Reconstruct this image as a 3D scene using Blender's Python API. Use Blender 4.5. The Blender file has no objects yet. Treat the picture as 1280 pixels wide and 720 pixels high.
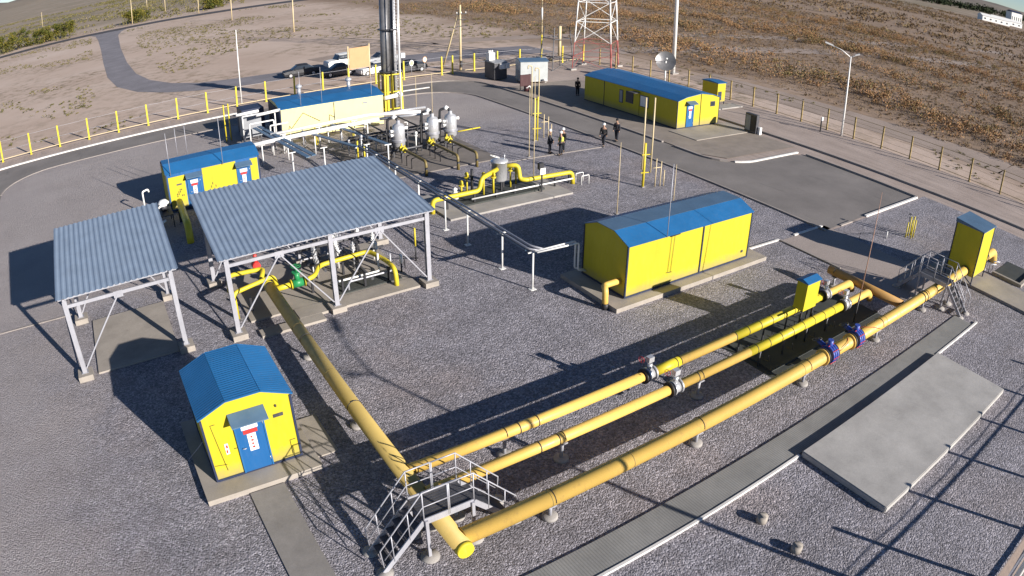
import bpy, math, random
import numpy as np
from mathutils import Vector, Matrix
R = math.radians
rnd = random.Random(7)
C = bpy.context.scene.collection
sc = bpy.context.scene

# ------------------------------------------------------------------ camera
PHI, PITCH, ROLL = 0.992557271, 0.476055604, 0.00680194
fw = Vector((math.cos(PHI)*math.cos(PITCH), math.sin(PHI)*math.cos(PITCH), -math.sin(PITCH)))
rt = Vector((math.sin(PHI), -math.cos(PHI), 0)); up = rt.cross(fw)
r2 = rt*math.cos(ROLL) + up*math.sin(ROLL); u2 = -rt*math.sin(ROLL) + up*math.cos(ROLL)
cd = bpy.data.cameras.new('camera'); cam = bpy.data.objects.new('camera', cd); C.objects.link(cam)
cam.matrix_world = Matrix(((r2.x, u2.x, -fw.x, 0), (r2.y, u2.y, -fw.y, 0), (r2.z, u2.z, -fw.z, 15), (0, 0, 0, 1)))
cd.type = 'PANO'; cd.panorama_type = 'FISHEYE_EQUISOLID'       # the wide action-camera lens of the photograph
cd.sensor_fit = 'HORIZONTAL'; cd.sensor_width = 36; cd.sensor_height = 20.25
cd.fisheye_lens = 904.4868*36/1280; cd.fisheye_fov = math.pi
cd.clip_start = 0.1; cd.clip_end = 20000
sc.camera = cam

# ------------------------------------------------------------------ sky, sun, exposure
SUNV = Vector((1.05, -2.68, 1.0)).normalized()
EL = math.asin(SUNV.z); AZ = math.atan2(SUNV.x, SUNV.y)
w = bpy.data.worlds.new('World'); sc.world = w; w.use_nodes = True
nt = w.node_tree; nt.nodes.clear()
sk = nt.nodes.new('ShaderNodeTexSky'); sk.sky_type = 'NISHITA'; sk.sun_disc = False
sk.sun_elevation = EL; sk.sun_rotation = AZ; sk.altitude = 1500; sk.air_density = 0.75; sk.dust_density = 0.1; sk.ozone_density = 3.0
bg = nt.nodes.new('ShaderNodeBackground'); bg.inputs['Strength'].default_value = 0.06
wo = nt.nodes.new('ShaderNodeOutputWorld')
nt.links.new(sk.outputs[0], bg.inputs[0]); nt.links.new(bg.outputs[0], wo.inputs[0])
sl = bpy.data.lights.new('sun', 'SUN'); sl.energy = 5.0; sl.angle = R(0.5); sl.color = (1.0, 0.94, 0.86)
so = bpy.data.objects.new('sun', sl); C.objects.link(so); so.location = (0, 0, 60)
so.rotation_euler = SUNV.to_track_quat('Z', 'Y').to_euler()
vs = sc.view_settings; vs.view_transform = 'Standard'; vs.look = 'None'; vs.gamma = 1; vs.use_curve_mapping = False
vs.exposure = 0.74
sc.cycles.caustics_reflective = False

# ------------------------------------------------------------------ materials
def new_mat(name):
    m = bpy.data.materials.new(name); m.use_nodes = True
    n = m.node_tree.nodes; n.clear()
    o = n.new('ShaderNodeOutputMaterial'); b = n.new('ShaderNodeBsdfPrincipled')
    m.node_tree.links.new(b.outputs[0], o.inputs[0])
    return m, n, m.node_tree.links, b
def coords(n, l, scale=(1, 1, 1)):
    g = n.new('ShaderNodeNewGeometry'); mp = n.new('ShaderNodeMapping'); mp.inputs['Scale'].default_value = scale
    l.new(g.outputs['Position'], mp.inputs['Vector']); return mp.outputs[0]
def noise(n, l, v, scale, detail=4, rough=0.55):
    t = n.new('ShaderNodeTexNoise'); t.inputs['Scale'].default_value = scale; t.inputs['Detail'].default_value = detail
    t.inputs['Roughness'].default_value = rough; l.new(v, t.inputs['Vector']); return t.outputs['Fac']
def ramp(n, l, fac, stops):
    r = n.new('ShaderNodeValToRGB'); e = r.color_ramp.elements
    while len(e) < len(stops): e.new(0.5)
    for i, (p, c) in enumerate(stops):
        e[i].position = p; e[i].color = (c[0], c[1], c[2], 1) if not isinstance(c, (int, float)) else (c, c, c, 1)
    l.new(fac, r.inputs[0]); return r.outputs[0]
def mix(n, l, fac, a, b, mode='MIX'):
    x = n.new('ShaderNodeMix'); x.data_type = 'RGBA'; x.blend_type = mode
    for s, v in ((0, fac), (6, a), (7, b)):
        if isinstance(v, (int, float)): x.inputs[s].default_value = v
        elif isinstance(v, tuple): x.inputs[s].default_value = (v[0], v[1], v[2], 1)
        else: l.new(v, x.inputs[s])
    return x.outputs[2]
def bump(n, l, b, h, strength, dist):
    u = n.new('ShaderNodeBump'); u.inputs['Strength'].default_value = strength; u.inputs['Distance'].default_value = dist
    l.new(h, u.inputs['Height']); l.new(u.outputs[0], b.inputs['Normal'])
def math_(n, l, op, a, b=None):
    x = n.new('ShaderNodeMath'); x.operation = op
    for i, v in enumerate((a, b)):
        if v is None: continue
        if isinstance(v, (int, float)): x.inputs[i].default_value = v
        else: l.new(v, x.inputs[i])
    return x.outputs[0]
def paint(name, col, rough=0.45, metal=0.0, wear=0.12, dirt=(0.25, 0.2, 0.15), dirt_amt=0.25, scale=1.2, bmp=0.0, base_dust=0.0):
    m, n, l, b = new_mat(name)
    v = coords(n, l)
    f = noise(n, l, v, scale, 5, 0.6)
    lo = tuple(c*(1-wear) for c in col); hi = tuple(min(1, c*(1+wear*0.6)) for c in col)
    c = ramp(n, l, f, [(0.3, lo), (0.7, hi)])
    f2 = noise(n, l, coords(n, l, (3, 3, 0.7)), scale*2.3, 6, 0.7)
    d = ramp(n, l, f2, [(0.55, 0.0), (0.8, dirt_amt)])
    c = mix(n, l, d, c, dirt)
    if base_dust:   # splashed dust along the foot of the walls, with a ragged edge, and faint rain streaks
        g = n.new('ShaderNodeSeparateXYZ'); l.new(v, g.inputs[0])
        zz = math_(n, l, 'ADD', g.outputs[2], math_(n, l, 'MULTIPLY', noise(n, l, v, 5, 5, 0.7), -0.7))
        e = n.new('ShaderNodeMapRange'); e.inputs['From Min'].default_value = 0.45; e.inputs['From Max'].default_value = -0.05; l.new(zz, e.inputs[0])
        c = mix(n, l, math_(n, l, 'MULTIPLY', e.outputs[0], base_dust), c, dirt)
        st = noise(n, l, coords(n, l, (7, 7, 0.35)), 1.0, 4, 0.6)
        c = mix(n, l, ramp(n, l, st, [(0.56, 0.0), (0.72, base_dust*0.35)]), c, tuple(x*0.6 for x in col))
    l.new(c, b.inputs['Base Color']); b.inputs['Metallic'].default_value = metal
    r = ramp(n, l, f2, [(0.3, max(0.05, rough-0.1)), (0.7, min(1, rough+0.2))]); l.new(r, b.inputs['Roughness'])
    if bmp: bump(n, l, b, f2, bmp, 0.01)
    return m
def gravel_mat(name, tint, brown, size=11.0, brown_amt=(0.5, 0.75)):
    m, n, l, b = new_mat(name)
    v = coords(n, l)
    def vor(scale):
        t = n.new('ShaderNodeTexVoronoi'); t.inputs['Scale'].default_value = scale; l.new(v, t.inputs['Vector']); return t
    vo = vor(size); v2 = vor(size*2.1)
    sp = n.new('ShaderNodeSeparateColor'); l.new(vo.outputs['Color'], sp.inputs[0])
    c = ramp(n, l, sp.outputs[0], [(0.0, tuple(t*0.32 for t in tint)), (0.45, tuple(t*0.82 for t in tint)), (0.8, tuple(t*1.35 for t in tint)), (1.0, tuple(t*2.2 for t in tint))])
    sp2 = n.new('ShaderNodeSeparateColor'); l.new(v2.outputs['Color'], sp2.inputs[0])
    c = mix(n, l, 0.45, c, ramp(n, l, sp2.outputs[1], [(0, tuple(t*0.45 for t in tint)), (0.6, tint), (1, tuple(t*1.7 for t in tint))]))
    warm = mix(n, l, 1.0, c, brown, 'MULTIPLY')
    f = noise(n, l, v, 0.16, 5, 0.6)
    c = mix(n, l, ramp(n, l, f, [(brown_amt[0], 0.0), (brown_amt[1], 0.8)]), c, warm)
    f3 = noise(n, l, v, 0.9, 6, 0.7)
    c = mix(n, l, 1.0, c, ramp(n, l, f3, [(0.3, 0.82), (0.7, 1.12)]), 'MULTIPLY')
    f5 = noise(n, l, coords(n, l, (0.5, 1.6, 1)), 0.35, 6, 0.65)
    c = mix(n, l, 1.0, c, ramp(n, l, f5, [(0.3, 0.80), (0.5, 1.0), (0.72, 1.14)]), 'MULTIPLY')
    l.new(c, b.inputs['Base Color']); b.inputs['Roughness'].default_value = 0.9
    h = mix(n, l, 0.4, vo.outputs['Distance'], v2.outputs['Distance'])
    hh = ramp(n, l, h, [(0.0, 1.0), (0.75, 0.0)])
    bump(n, l, b, hh, 0.9, 0.05)
    return m
def dirt_mat(name, a, bcol, scale=0.35, pebbles=True, tracks=False):
    m, n, l, b = new_mat(name)
    v = coords(n, l)
    f = noise(n, l, v, scale, 8, 0.62)
    c = ramp(n, l, f, [(0.32, a), (0.68, bcol)])
    f2 = noise(n, l, v, 14, 5, 0.7)
    c = mix(n, l, 1.0, c, ramp(n, l, f2, [(0.3, 0.78), (0.7, 1.18)]), 'MULTIPLY')
    if tracks:
        f3 = noise(n, l, coords(n, l, (2.2, 0.12, 1)), 1.0, 4, 0.6)
        c = mix(n, l, 1.0, c, ramp(n, l, f3, [(0.35, 0.84), (0.62, 1.08)]), 'MULTIPLY')
    l.new(c, b.inputs['Base Color']); b.inputs['Roughness'].default_value = 0.95
    bump(n, l, b, f2, 0.5, 0.03)
    return m
def concrete_mat(name, col, grooves=None, rough=0.85):
    m, n, l, b = new_mat(name)
    v = coords(n, l)
    f = noise(n, l, v, 0.7, 7, 0.65)
    c = ramp(n, l, f, [(0.3, tuple(x*0.78 for x in col)), (0.55, col), (0.75, tuple(x*1.15 for x in col))])
    f2 = noise(n, l, v, 30, 3, 0.6)
    c = mix(n, l, 1.0, c, ramp(n, l, f2, [(0.3, 0.88), (0.7, 1.08)]), 'MULTIPLY')
    f4 = noise(n, l, v, 2.2, 6, 0.7)
    c = mix(n, l, ramp(n, l, f4, [(0.55, 0.0), (0.72, 0.28)]), c, tuple(x*0.55 for x in col))
    h = f2
    if grooves:
        wv = n.new('ShaderNodeTexWave'); wv.wave_type = 'BANDS'; wv.bands_direction = grooves[0]; wv.inputs['Scale'].default_value = grooves[1]
        l.new(v, wv.inputs['Vector'])
        c = mix(n, l, 1.0, c, ramp(n, l, wv.outputs['Fac'], [(0.05, 0.72), (0.3, 1.0)]), 'MULTIPLY')
    l.new(c, b.inputs['Base Color']); b.inputs['Roughness'].default_value = rough
    bump(n, l, b, h, 0.25, 0.01)
    return m
def asphalt_mat(name, col):
    m, n, l, b = new_mat(name)
    v = coords(n, l)
    f = noise(n, l, v, 0.25, 6, 0.6)
    c = ramp(n, l, f, [(0.3, tuple(x*0.8 for x in col)), (0.7, tuple(x*1.2 for x in col))])
    f2 = noise(n, l, v, 45, 3, 0.7)
    c = mix(n, l, 1.0, c, ramp(n, l, f2, [(0.3, 0.8), (0.7, 1.2)]), 'MULTIPLY')
    f3 = noise(n, l, coords(n, l, (1.6, 0.25, 1)), 0.8, 6, 0.7)
    c = mix(n, l, ramp(n, l, f3, [(0.6, 0.0), (0.68, 0.45)]), c, tuple(x*0.55 for x in col))
    l.new(c, b.inputs['Base Color']); b.inputs['Roughness'].default_value = 0.85
    bump(n, l, b, f2, 0.3, 0.01)
    return m
def steppe_mat():
    m, n, l, b = new_mat('steppe ground')
    v = coords(n, l)
    f = noise(n, l, v, 0.035, 9, 0.68)
    base = ramp(n, l, f, [(0.3, (0.42, 0.31, 0.245)), (0.5, (0.50, 0.385, 0.315)), (0.7, (0.56, 0.45, 0.385))])
    # dry scrub patches
    f2 = noise(n, l, coords(n, l, (1, 1.0, 1)), 0.55, 9, 0.72)
    msk = ramp(n, l, noise(n, l, v, 0.03, 4, 0.6), [(0.42, 0.0), (0.6, 1.0)])
    fm = math_(n, l, 'MULTIPLY', ramp(n, l, f2, [(0.47, 0.0), (0.60, 0.85)]), msk)
    scrub = ramp(n, l, noise(n, l, v, 0.2, 5, 0.6), [(0.35, (0.115, 0.10, 0.055)), (0.6, (0.19, 0.13, 0.065))])
    c = mix(n, l, fm, base, scrub)
    # browner to the east: X > 70 m
    g = n.new('ShaderNodeNewGeometry'); s = n.new('ShaderNodeSeparateXYZ'); l.new(g.outputs['Position'], s.inputs[0])
    wob = math_(n, l, 'ADD', s.outputs[0], math_(n, l, 'MULTIPLY', noise(n, l, v, 0.05, 4, 0.6), 30))
    e = n.new('ShaderNodeMapRange'); e.inputs['From Min'].default_value = 78; e.inputs['From Max'].default_value = 88; l.new(wob, e.inputs[0])
    east = ramp(n, l, noise(n, l, coords(n, l, (1.6, 0.35, 1)), 0.09, 9, 0.72), [(0.3, (0.14, 0.095, 0.062)), (0.45, (0.225, 0.148, 0.093)), (0.6, (0.285, 0.19, 0.125)), (0.78, (0.35, 0.255, 0.195))])
    east = mix(n, l, 1.0, east, ramp(n, l, f2, [(0.35, 0.62), (0.62, 1.15)]), 'MULTIPLY')
    c = mix(n, l, math_(n, l, 'MULTIPLY', e.outputs[0], 0.9), c, east)
    # olive strip far to the north-west
    e2 = n.new('ShaderNodeMapRange'); e2.inputs['From Min'].default_value = 240; e2.inputs['From Max'].default_value = 300; l.new(s.outputs[1], e2.inputs[0])
    far = ramp(n, l, noise(n, l, v, 0.02, 9, 0.7), [(0.35, (0.14, 0.12, 0.07)), (0.52, (0.235, 0.185, 0.125)), (0.66, (0.34, 0.26, 0.215))])
    c = mix(n, l, math_(n, l, 'MULTIPLY', e2.outputs[0], 0.85), c, far)
    l.new(c, b.inputs['Base Color']); b.inputs['Roughness'].default_value = 1.0
    bump(n, l, b, f2, 0.35, 0.12)
    return m
def leaf_mat(name, cols, scale=0.25):
    m, n, l, b = new_mat(name)
    g = n.new('ShaderNodeNewGeometry')
    f = noise(n, l, coords(n, l), scale, 3, 0.6)
    f2 = math_(n, l, 'ADD', math_(n, l, 'MULTIPLY', f, 0.75), math_(n, l, 'MULTIPLY', g.outputs['Random Per Island'], 0.28))
    c = ramp(n, l, f2, [(0.3+0.42*i/(len(cols)-1), c) for i, c in enumerate(cols)])
    l.new(c, b.inputs['Base Color']); b.inputs['Roughness'].default_value = 0.9
    b.inputs['Specular IOR Level'].default_value = 0.1
    return m

M = {}
M['gravel'] = gravel_mat('grey gravel', (0.275, 0.259, 0.287), (1.1, 0.97, 0.84), 15.0)
M['gravel2'] = gravel_mat('tan fine gravel', (0.27, 0.225, 0.20), (1.1, 0.95, 0.85), 9.0)
M['yard'] = dirt_mat('compacted tan yard', (0.31, 0.26, 0.235), (0.38, 0.32, 0.295), 0.25)
M['verge'] = dirt_mat('dusty verge', (0.34, 0.27, 0.235), (0.43, 0.35, 0.31), 0.3, tracks=True)
M['asphalt'] = asphalt_mat('weathered asphalt', (0.20, 0.18, 0.17))
M['road'] = asphalt_mat('dusty grey road', (0.21, 0.195, 0.21))
M['concrete'] = concrete_mat('grey concrete', (0.36, 0.335, 0.315))
M['slab'] = concrete_mat('blue grey concrete slab', (0.43, 0.41, 0.39))
M['tanslab'] = concrete_mat('tan concrete', (0.355, 0.315, 0.275))
M['path'] = concrete_mat('paving path', (0.27, 0.25, 0.235))
M['duct'] = concrete_mat('ribbed duct covers', (0.27, 0.265, 0.255), ('X', 3.4))
M['kerbw'] = concrete_mat('whitewashed kerb', (0.72, 0.69, 0.66))
M['kerb'] = concrete_mat('bare kerb', (0.34, 0.30, 0.275))
M['steppe'] = steppe_mat()
M['yellow'] = paint('yellow wall paint', (0.51, 0.425, 0.012), 0.6, wear=0.06, dirt_amt=0.12, base_dust=0.55)
M['glareyellow'] = paint('yellow wall panels paled by sun glare', (0.86, 0.76, 0.33), 0.35, wear=0.05, dirt_amt=0.05)  # sun glare on the boiler wall is put into this paler yellow
M['blue'] = paint('blue roof paint', (0.018, 0.125, 0.31), 0.42, wear=0.12, dirt=(0.12, 0.16, 0.2), dirt_amt=0.3)
M['bluegrey'] = paint('blue grey roof sheet', (0.085, 0.15, 0.235), 0.4, wear=0.15, dirt=(0.2, 0.2, 0.2), dirt_amt=0.3)
M['door'] = paint('blue door paint', (0.012, 0.10, 0.28), 0.4, wear=0.05, dirt_amt=0.05)
M['navy'] = paint('dark blue trim', (0.02, 0.03, 0.07), 0.5)
M['pipe'] = paint('ochre yellow pipe paint', (0.72, 0.465, 0.11), 0.45, wear=0.07, dirt=(0.28, 0.17, 0.08), dirt_amt=0.55, scale=0.9)
M['pipedim'] = paint('olive ochre pipe paint dimmed for grazing sun', (0.50, 0.36, 0.11), 0.5, wear=0.08, dirt=(0.25, 0.18, 0.08), dirt_amt=0.4, scale=0.9)  # pipe paint with the weak grazing sunlight put into a darker colour
M['pipey'] = paint('bright yellow pipe paint', (0.62, 0.50, 0.03), 0.45, wear=0.06)
M['galv'] = paint('galvanised steel', (0.40, 0.40, 0.44), 0.45, 0.3, wear=0.12, dirt=(0.35, 0.3, 0.27), dirt_amt=0.35)
M['roof'] = paint('corrugated grey roof sheet', (0.25, 0.32, 0.42), 0.45, 0.15, wear=0.12, dirt=(0.3, 0.3, 0.3), dirt_amt=0.4)
M['white'] = paint('white paint', (0.78, 0.77, 0.75), 0.4, wear=0.05, dirt_amt=0.15)
M['silver'] = paint('silver cladding', (0.62, 0.62, 0.64), 0.3, 0.5, wear=0.1)
M['black'] = paint('black steel', (0.025, 0.025, 0.03), 0.5, wear=0.2, dirt_amt=0.1)
M['flue'] = paint('dull steel flue', (0.22, 0.215, 0.22), 0.35, 0.5, wear=0.3, dirt=(0.1, 0.09, 0.08))
M['oliveb'] = paint('dark olive pipe paint', (0.20, 0.15, 0.05), 0.5, wear=0.3)
M['darkgrey'] = paint('dark grey steel', (0.09, 0.09, 0.10), 0.45, 0.3, wear=0.25, dirt=(0.25, 0.22, 0.2))
M['grey'] = paint('grey enamel', (0.27, 0.28, 0.30), 0.5)
M['red'] = paint('red paint', (0.50, 0.035, 0.03), 0.45)
M['green'] = paint('green valve paint', (0.02, 0.24, 0.08), 0.4)
M['navyflange'] = paint('blue valve paint', (0.035, 0.07, 0.33), 0.4)
M['maroon'] = paint('dark maroon paint', (0.055, 0.015, 0.018), 0.5)
M['orange'] = paint('pale orange board', (0.50, 0.29, 0.14), 0.6, wear=0.08)
M['glass'] = paint('dark window glass', (0.03, 0.04, 0.055), 0.08, dirt_amt=0.0)
M['tyre'] = paint('rubber', (0.02, 0.02, 0.02), 0.8)
M['wood'] = paint('weathered timber', (0.20, 0.14, 0.09), 0.8, wear=0.3)
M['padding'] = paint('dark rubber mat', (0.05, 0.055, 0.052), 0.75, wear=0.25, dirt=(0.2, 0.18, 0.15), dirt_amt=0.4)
M['skin'] = paint('skin', (0.42, 0.25, 0.17), 0.6, wear=0.03, dirt_amt=0)
M['cloth'] = paint('navy work cloth', (0.02, 0.022, 0.032), 0.9, wear=0.25, dirt_amt=0.1)
M['cloth2'] = paint('black cloth', (0.013, 0.013, 0.015), 0.9, wear=0.2, dirt_amt=0.1)
M['vest'] = paint('yellow green safety cloth', (0.55, 0.55, 0.10), 0.8, wear=0.1, dirt_amt=0.1)
M['bark'] = paint('bark', (0.10, 0.075, 0.055), 0.9, wear=0.3)

# ------------------------------------------------------------------ mesh builder
def tag(o, label, cat, group=None):
    o['label'] = label; o['category'] = cat
    if group: o['group'] = group
    return o
def thing(name, label, cat, loc=(0, 0, 0), rz=0, group=None):
    o = bpy.data.objects.new(name, None); C.objects.link(o); o.empty_display_size = 0.3
    o.location = loc; o.rotation_euler = (0, 0, rz)
    return tag(o, label, cat, group)
def root_of(o):
    while o.parent: o = o.parent
    return o
class MB:
    def __init__(s): s.v = []; s.f = []; s.sm = []
    def add(s, vs_, fs, smooth=False):
        k = len(s.v); s.v += [tuple(map(float, q)) for q in vs_]
        for q in fs: s.f.append(tuple(k+i for i in q)); s.sm.append(smooth)
        return s
    def box(s, x0, x1, y0, y1, z0, z1):
        return s.add([(x0, y0, z0), (x1, y0, z0), (x1, y1, z0), (x0, y1, z0), (x0, y0, z1), (x1, y0, z1), (x1, y1, z1), (x0, y1, z1)],
                     [(0, 3, 2, 1), (4, 5, 6, 7), (0, 1, 5, 4), (1, 2, 6, 5), (2, 3, 7, 6), (3, 0, 4, 7)])
    def cbox(s, c, sz): return s.box(c[0]-sz[0]/2, c[0]+sz[0]/2, c[1]-sz[1]/2, c[1]+sz[1]/2, c[2]-sz[2]/2, c[2]+sz[2]/2)
    def bar(s, a, b, w_, h_=None, upv=(0, 0, 1)):
        """rectangular bar from a to b"""
        h_ = h_ or w_; a = Vector(a); b = Vector(b); d = (b-a).normalized(); u = Vector(upv)
        if abs(d.dot(u)) > 0.98: u = Vector((1, 0, 0))
        x = d.cross(u).normalized()*w_/2; y = x.cross(d).normalized()*h_/2
        vv = [p+sx*x+sy*y for p in (a, b) for sx, sy in ((-1, -1), (1, -1), (1, 1), (-1, 1))]
        return s.add(vv, [(0, 1, 2, 3), (7, 6, 5, 4), (0, 4, 5, 1), (1, 5, 6, 2), (2, 6, 7, 3), (3, 7, 4, 0)])
    def tube(s, pts, r, n=12, caps=True, bend=0):
        """round tube along pts; radius may be a list; bend rounds the corners"""
        P_ = [Vector(p) for p in pts]
        rr = list(r) if isinstance(r, (list, tuple)) else [r]*len(P_)
        if bend:
            Q = [P_[0]]; q = [rr[0]]
            for i in range(1, len(P_)-1):
                a, b, c = P_[i-1], P_[i], P_[i+1]
                ba = (a-b); bc = (c-b); t = min(bend, ba.length*0.49, bc.length*0.49)
                p0 = b+ba.normalized()*t; p2 = b+bc.normalized()*t
                for j in range(7):
                    u = j/6; Q.append(p0*(1-u)**2+b*2*u*(1-u)+p2*u*u); q.append(rr[i])
            Q.append(P_[-1]); q.append(rr[-1]); P_ = Q; rr = q
        k = len(s.v); prev = None
        for i, p in enumerate(P_):
            if i == 0: d = P_[1]-p
            elif i == len(P_)-1: d = p-P_[i-1]
            else: d = (P_[i+1]-p).normalized()+(p-P_[i-1]).normalized()
            d.normalize()
            if prev is None:
                u = Vector((0, 0, 1)) if abs(d.z) < 0.9 else Vector((1, 0, 0)); x = d.cross(u).normalized()
            else: x = (prev-d*prev.dot(d)).normalized()
            prev = x; y = d.cross(x)
            for j in range(n):
                a = 2*math.pi*j/n; s.v.append(tuple(p+(x*math.cos(a)+y*math.sin(a))*rr[i]))
        for i in range(len(P_)-1):
            for j in range(n):
                a = k+i*n+j; b = k+i*n+(j+1) % n; s.f.append((a, b, b+n, a+n)); s.sm.append(True)
        if caps:
            s.f.append(tuple(k+j for j in reversed(range(n)))); s.sm.append(False)
            e = k+(len(P_)-1)*n; s.f.append(tuple(e+j for j in range(n))); s.sm.append(False)
        return s
    def cyl(s, c, r, z0, z1, n=20, r1=None): return s.tube([(c[0], c[1], z0), (c[0], c[1], z1)], [r, r if r1 is None else r1], n)
    def lathe(s, c, prof, n=20):
        return s.tube([(c[0], c[1], z) for r, z in prof], [max(r, 1e-3) for r, z in prof], n)
    def ring(s, p, d, r, t, n=20):
        """flange: short cylinder centred at p along d"""
        p = Vector(p); d = Vector(d).normalized(); return s.tube([p-d*t/2, p+d*t/2], r, n)
    def wheel(s, p, d, r, t=0.02, n=16):
        """hand wheel: a torus with spokes"""
        p = Vector(p); d = Vector(d).normalized(); u = Vector((0, 0, 1)) if abs(d.z) < 0.9 else Vector((1, 0, 0))
        x = d.cross(u).normalized(); y = d.cross(x)
        pts = [p+(x*math.cos(2*math.pi*j/n)+y*math.sin(2*math.pi*j/n))*r for j in range(n+1)]
        s.tube(pts, t, 6, False)
        for j in range(4):
            a = math.pi*j/2; s.tube([p, p+(x*math.cos(a)+y*math.sin(a))*r], t*0.8, 5)
        return s
    def prism(s, poly, axis, a, b):
        """extrude a 2D polygon: axis 'y' -> poly is (x,z); axis 'x' -> poly is (y,z); axis 'z' -> (x,y)"""
        n = len(poly)
        def P3(p, t): return (p[0], t, p[1]) if axis == 'y' else (t, p[0], p[1]) if axis == 'x' else (p[0], p[1], t)
        vv = [P3(p, a) for p in poly]+[P3(p, b) for p in poly]
        return s.add(vv, [tuple(range(n)), tuple(reversed(range(n, 2*n)))]+[(i, i+n, (i+1) % n+n, (i+1) % n) for i in range(n)])
    def build(s, name, mat, parent=None, local=False, bevel=0):
        o_ = Vector((0, 0, 0))
        if parent is not None and not local: o_ = root_of(parent).location
        me = bpy.data.meshes.new(name)
        vv = s.v if o_.length == 0 else [(x-o_.x, y-o_.y, z-o_.z) for x, y, z in s.v]
        me.from_pydata(vv, [], s.f); me.polygons.foreach_set('use_smooth', s.sm)
        me.materials.append(M[mat] if isinstance(mat, str) else mat)
        me.validate(); me.update()
        import bmesh
        bm = bmesh.new(); bm.from_mesh(me); bmesh.ops.recalc_face_normals(bm, faces=bm.faces)
        if bevel: 
            bmesh.ops.remove_doubles(bm, verts=bm.verts, dist=1e-5)
            es = [e for e in bm.edges if len(e.link_faces) == 2 and e.calc_face_angle(0) > 0.6]
            bmesh.ops.bevel(bm, geom=es, offset=bevel, segments=2, affect='EDGES', clamp_overlap=True)
        bm.to_mesh(me); bm.free()
        ob = bpy.data.objects.new(name, me); C.objects.link(ob); ob.parent = parent
        return ob
def struct(name, mb, mat):
    o = mb.build(name, mat); o['kind'] = 'structure'; return o
def dup(o, parent=None):
    c = o.copy(); C.objects.link(c); c.parent = parent
    for ch in list(o.children): dup(ch, c)
    return c
def place(src, used, loc, rz, label, group=None, scale=None):
    o = src if not used else dup(src)
    o.location = loc; o.rotation_euler = (0, 0, rz); o['label'] = label
    if scale: o.scale = scale
    if group: o['group'] = group
    return o
def sheet(name, pts, z, mat, sub=None):
    b = MB(); b.add([(x, y, z) for x, y in pts], [tuple(range(len(pts)))]); return struct(name, b, mat)

# ------------------------------------------------------------------ the setting
b = MB(); S = 9000
xs = [-S, -900, -200, 0, 200, 900, S]
b.add([(x, y, 0) for y in xs for x in xs], [(j*7+i, j*7+i+1, j*7+i+8, j*7+i+7) for j in range(6) for i in range(6)])
struct('ground', b, 'steppe')

def yard_material():
    m = gravel_mat('yard gravel fading to trodden tan', (0.275, 0.259, 0.287), (1.1, 0.97, 0.84), 15.0)
    n = m.node_tree.nodes; l = m.node_tree.links
    b_ = [x for x in n if x.type == 'BSDF_PRINCIPLED'][0]
    src = b_.inputs['Base Color'].links[0].from_socket
    v = coords(n, l)
    g = n.new('ShaderNodeSeparateXYZ'); l.new(v, g.inputs[0])
    wob = math_(n, l, 'MULTIPLY', math_(n, l, 'SUBTRACT', noise(n, l, v, 0.3, 5, 0.6), 0.5), 9)
    X = math_(n, l, 'ADD', g.outputs[0], wob); Y = math_(n, l, 'ADD', g.outputs[1], wob)
    def mr(s, a, c):
        e = n.new('ShaderNodeMapRange'); e.inputs['From Min'].default_value = a; e.inputs['From Max'].default_value = c
        e.interpolation_type = 'SMOOTHSTEP'; l.new(s, e.inputs[0]); return e.outputs[0]
    top = mr(Y, 46, 56)
    left = math_(n, l, 'MULTIPLY', mr(X, 4.5, 1.0), mr(Y, 31.5, 35.5))
    west = math_(n, l, 'MULTIPLY', mr(X, 0.0, -6.5), 0.75)
    k = math_(n, l, 'MAXIMUM', math_(n, l, 'MAXIMUM', top, left), west)
    f = noise(n, l, v, 0.22, 7, 0.62); f2 = noise(n, l, v, 18, 4, 0.7)
    tan = ramp(n, l, f, [(0.32, (0.33, 0.29, 0.28)), (0.68, (0.40, 0.355, 0.345))])
    tan = mix(n, l, 1.0, tan, ramp(n, l, f2, [(0.3, 0.8), (0.7, 1.17)]), 'MULTIPLY')
    l.new(mix(n, l, math_(n, l, 'MULTIPLY', k, 0.88), src, tan), b_.inputs['Base Color'])
    return m
M['yard2'] = yard_material()
def rect(x0, x1, y0, y1): return [(x0, y0), (x1, y0), (x1, y1), (x0, y1)]
sheet('dirt_verge', rect(-40, 58.8, 0.9, 73.5), 0.004, 'verge')
sheet('yard_ground', rect(-30, 35.4, 0.95, 65.2), 0.008, 'yard2')
sheet('gravel_bed', rect(35.4, 49.5, 0.95, 20.5), 0.008, 'gravel')
def arc(cx, cy, r, a0, a1, n=10): return [(cx+r*math.cos(R(a0+(a1-a0)*i/n)), cy+r*math.sin(R(a0+(a1-a0)*i/n))) for i in range(n+1)]
sheet('ring_road', [(-14.5, 20), (-10.2, 20), (-10.2, 60)]+arc(-5.2, 60.2, 5, 180, 90)+[(30, 65.2)]+arc(30.4, 60.2, 5, 90, 0)+[(35.4, 20.7), (48.3, 20.7), (48.3, 31.2), (47.4, 32.1), (43, 32.1)]
      +arc(42.6, 35.1, 3, 270, 180, 6)+[(39.4, 62)]+arc(34.4, 65, 5.0, 0, 90)+[(-9.5, 70)]+arc(-9.5, 65, 5, 90, 180), 0.012, 'asphalt')
sheet('site_entrance', rect(31.6, 36.2, 12.6, 21.2), 0.012, 'yard')
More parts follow.
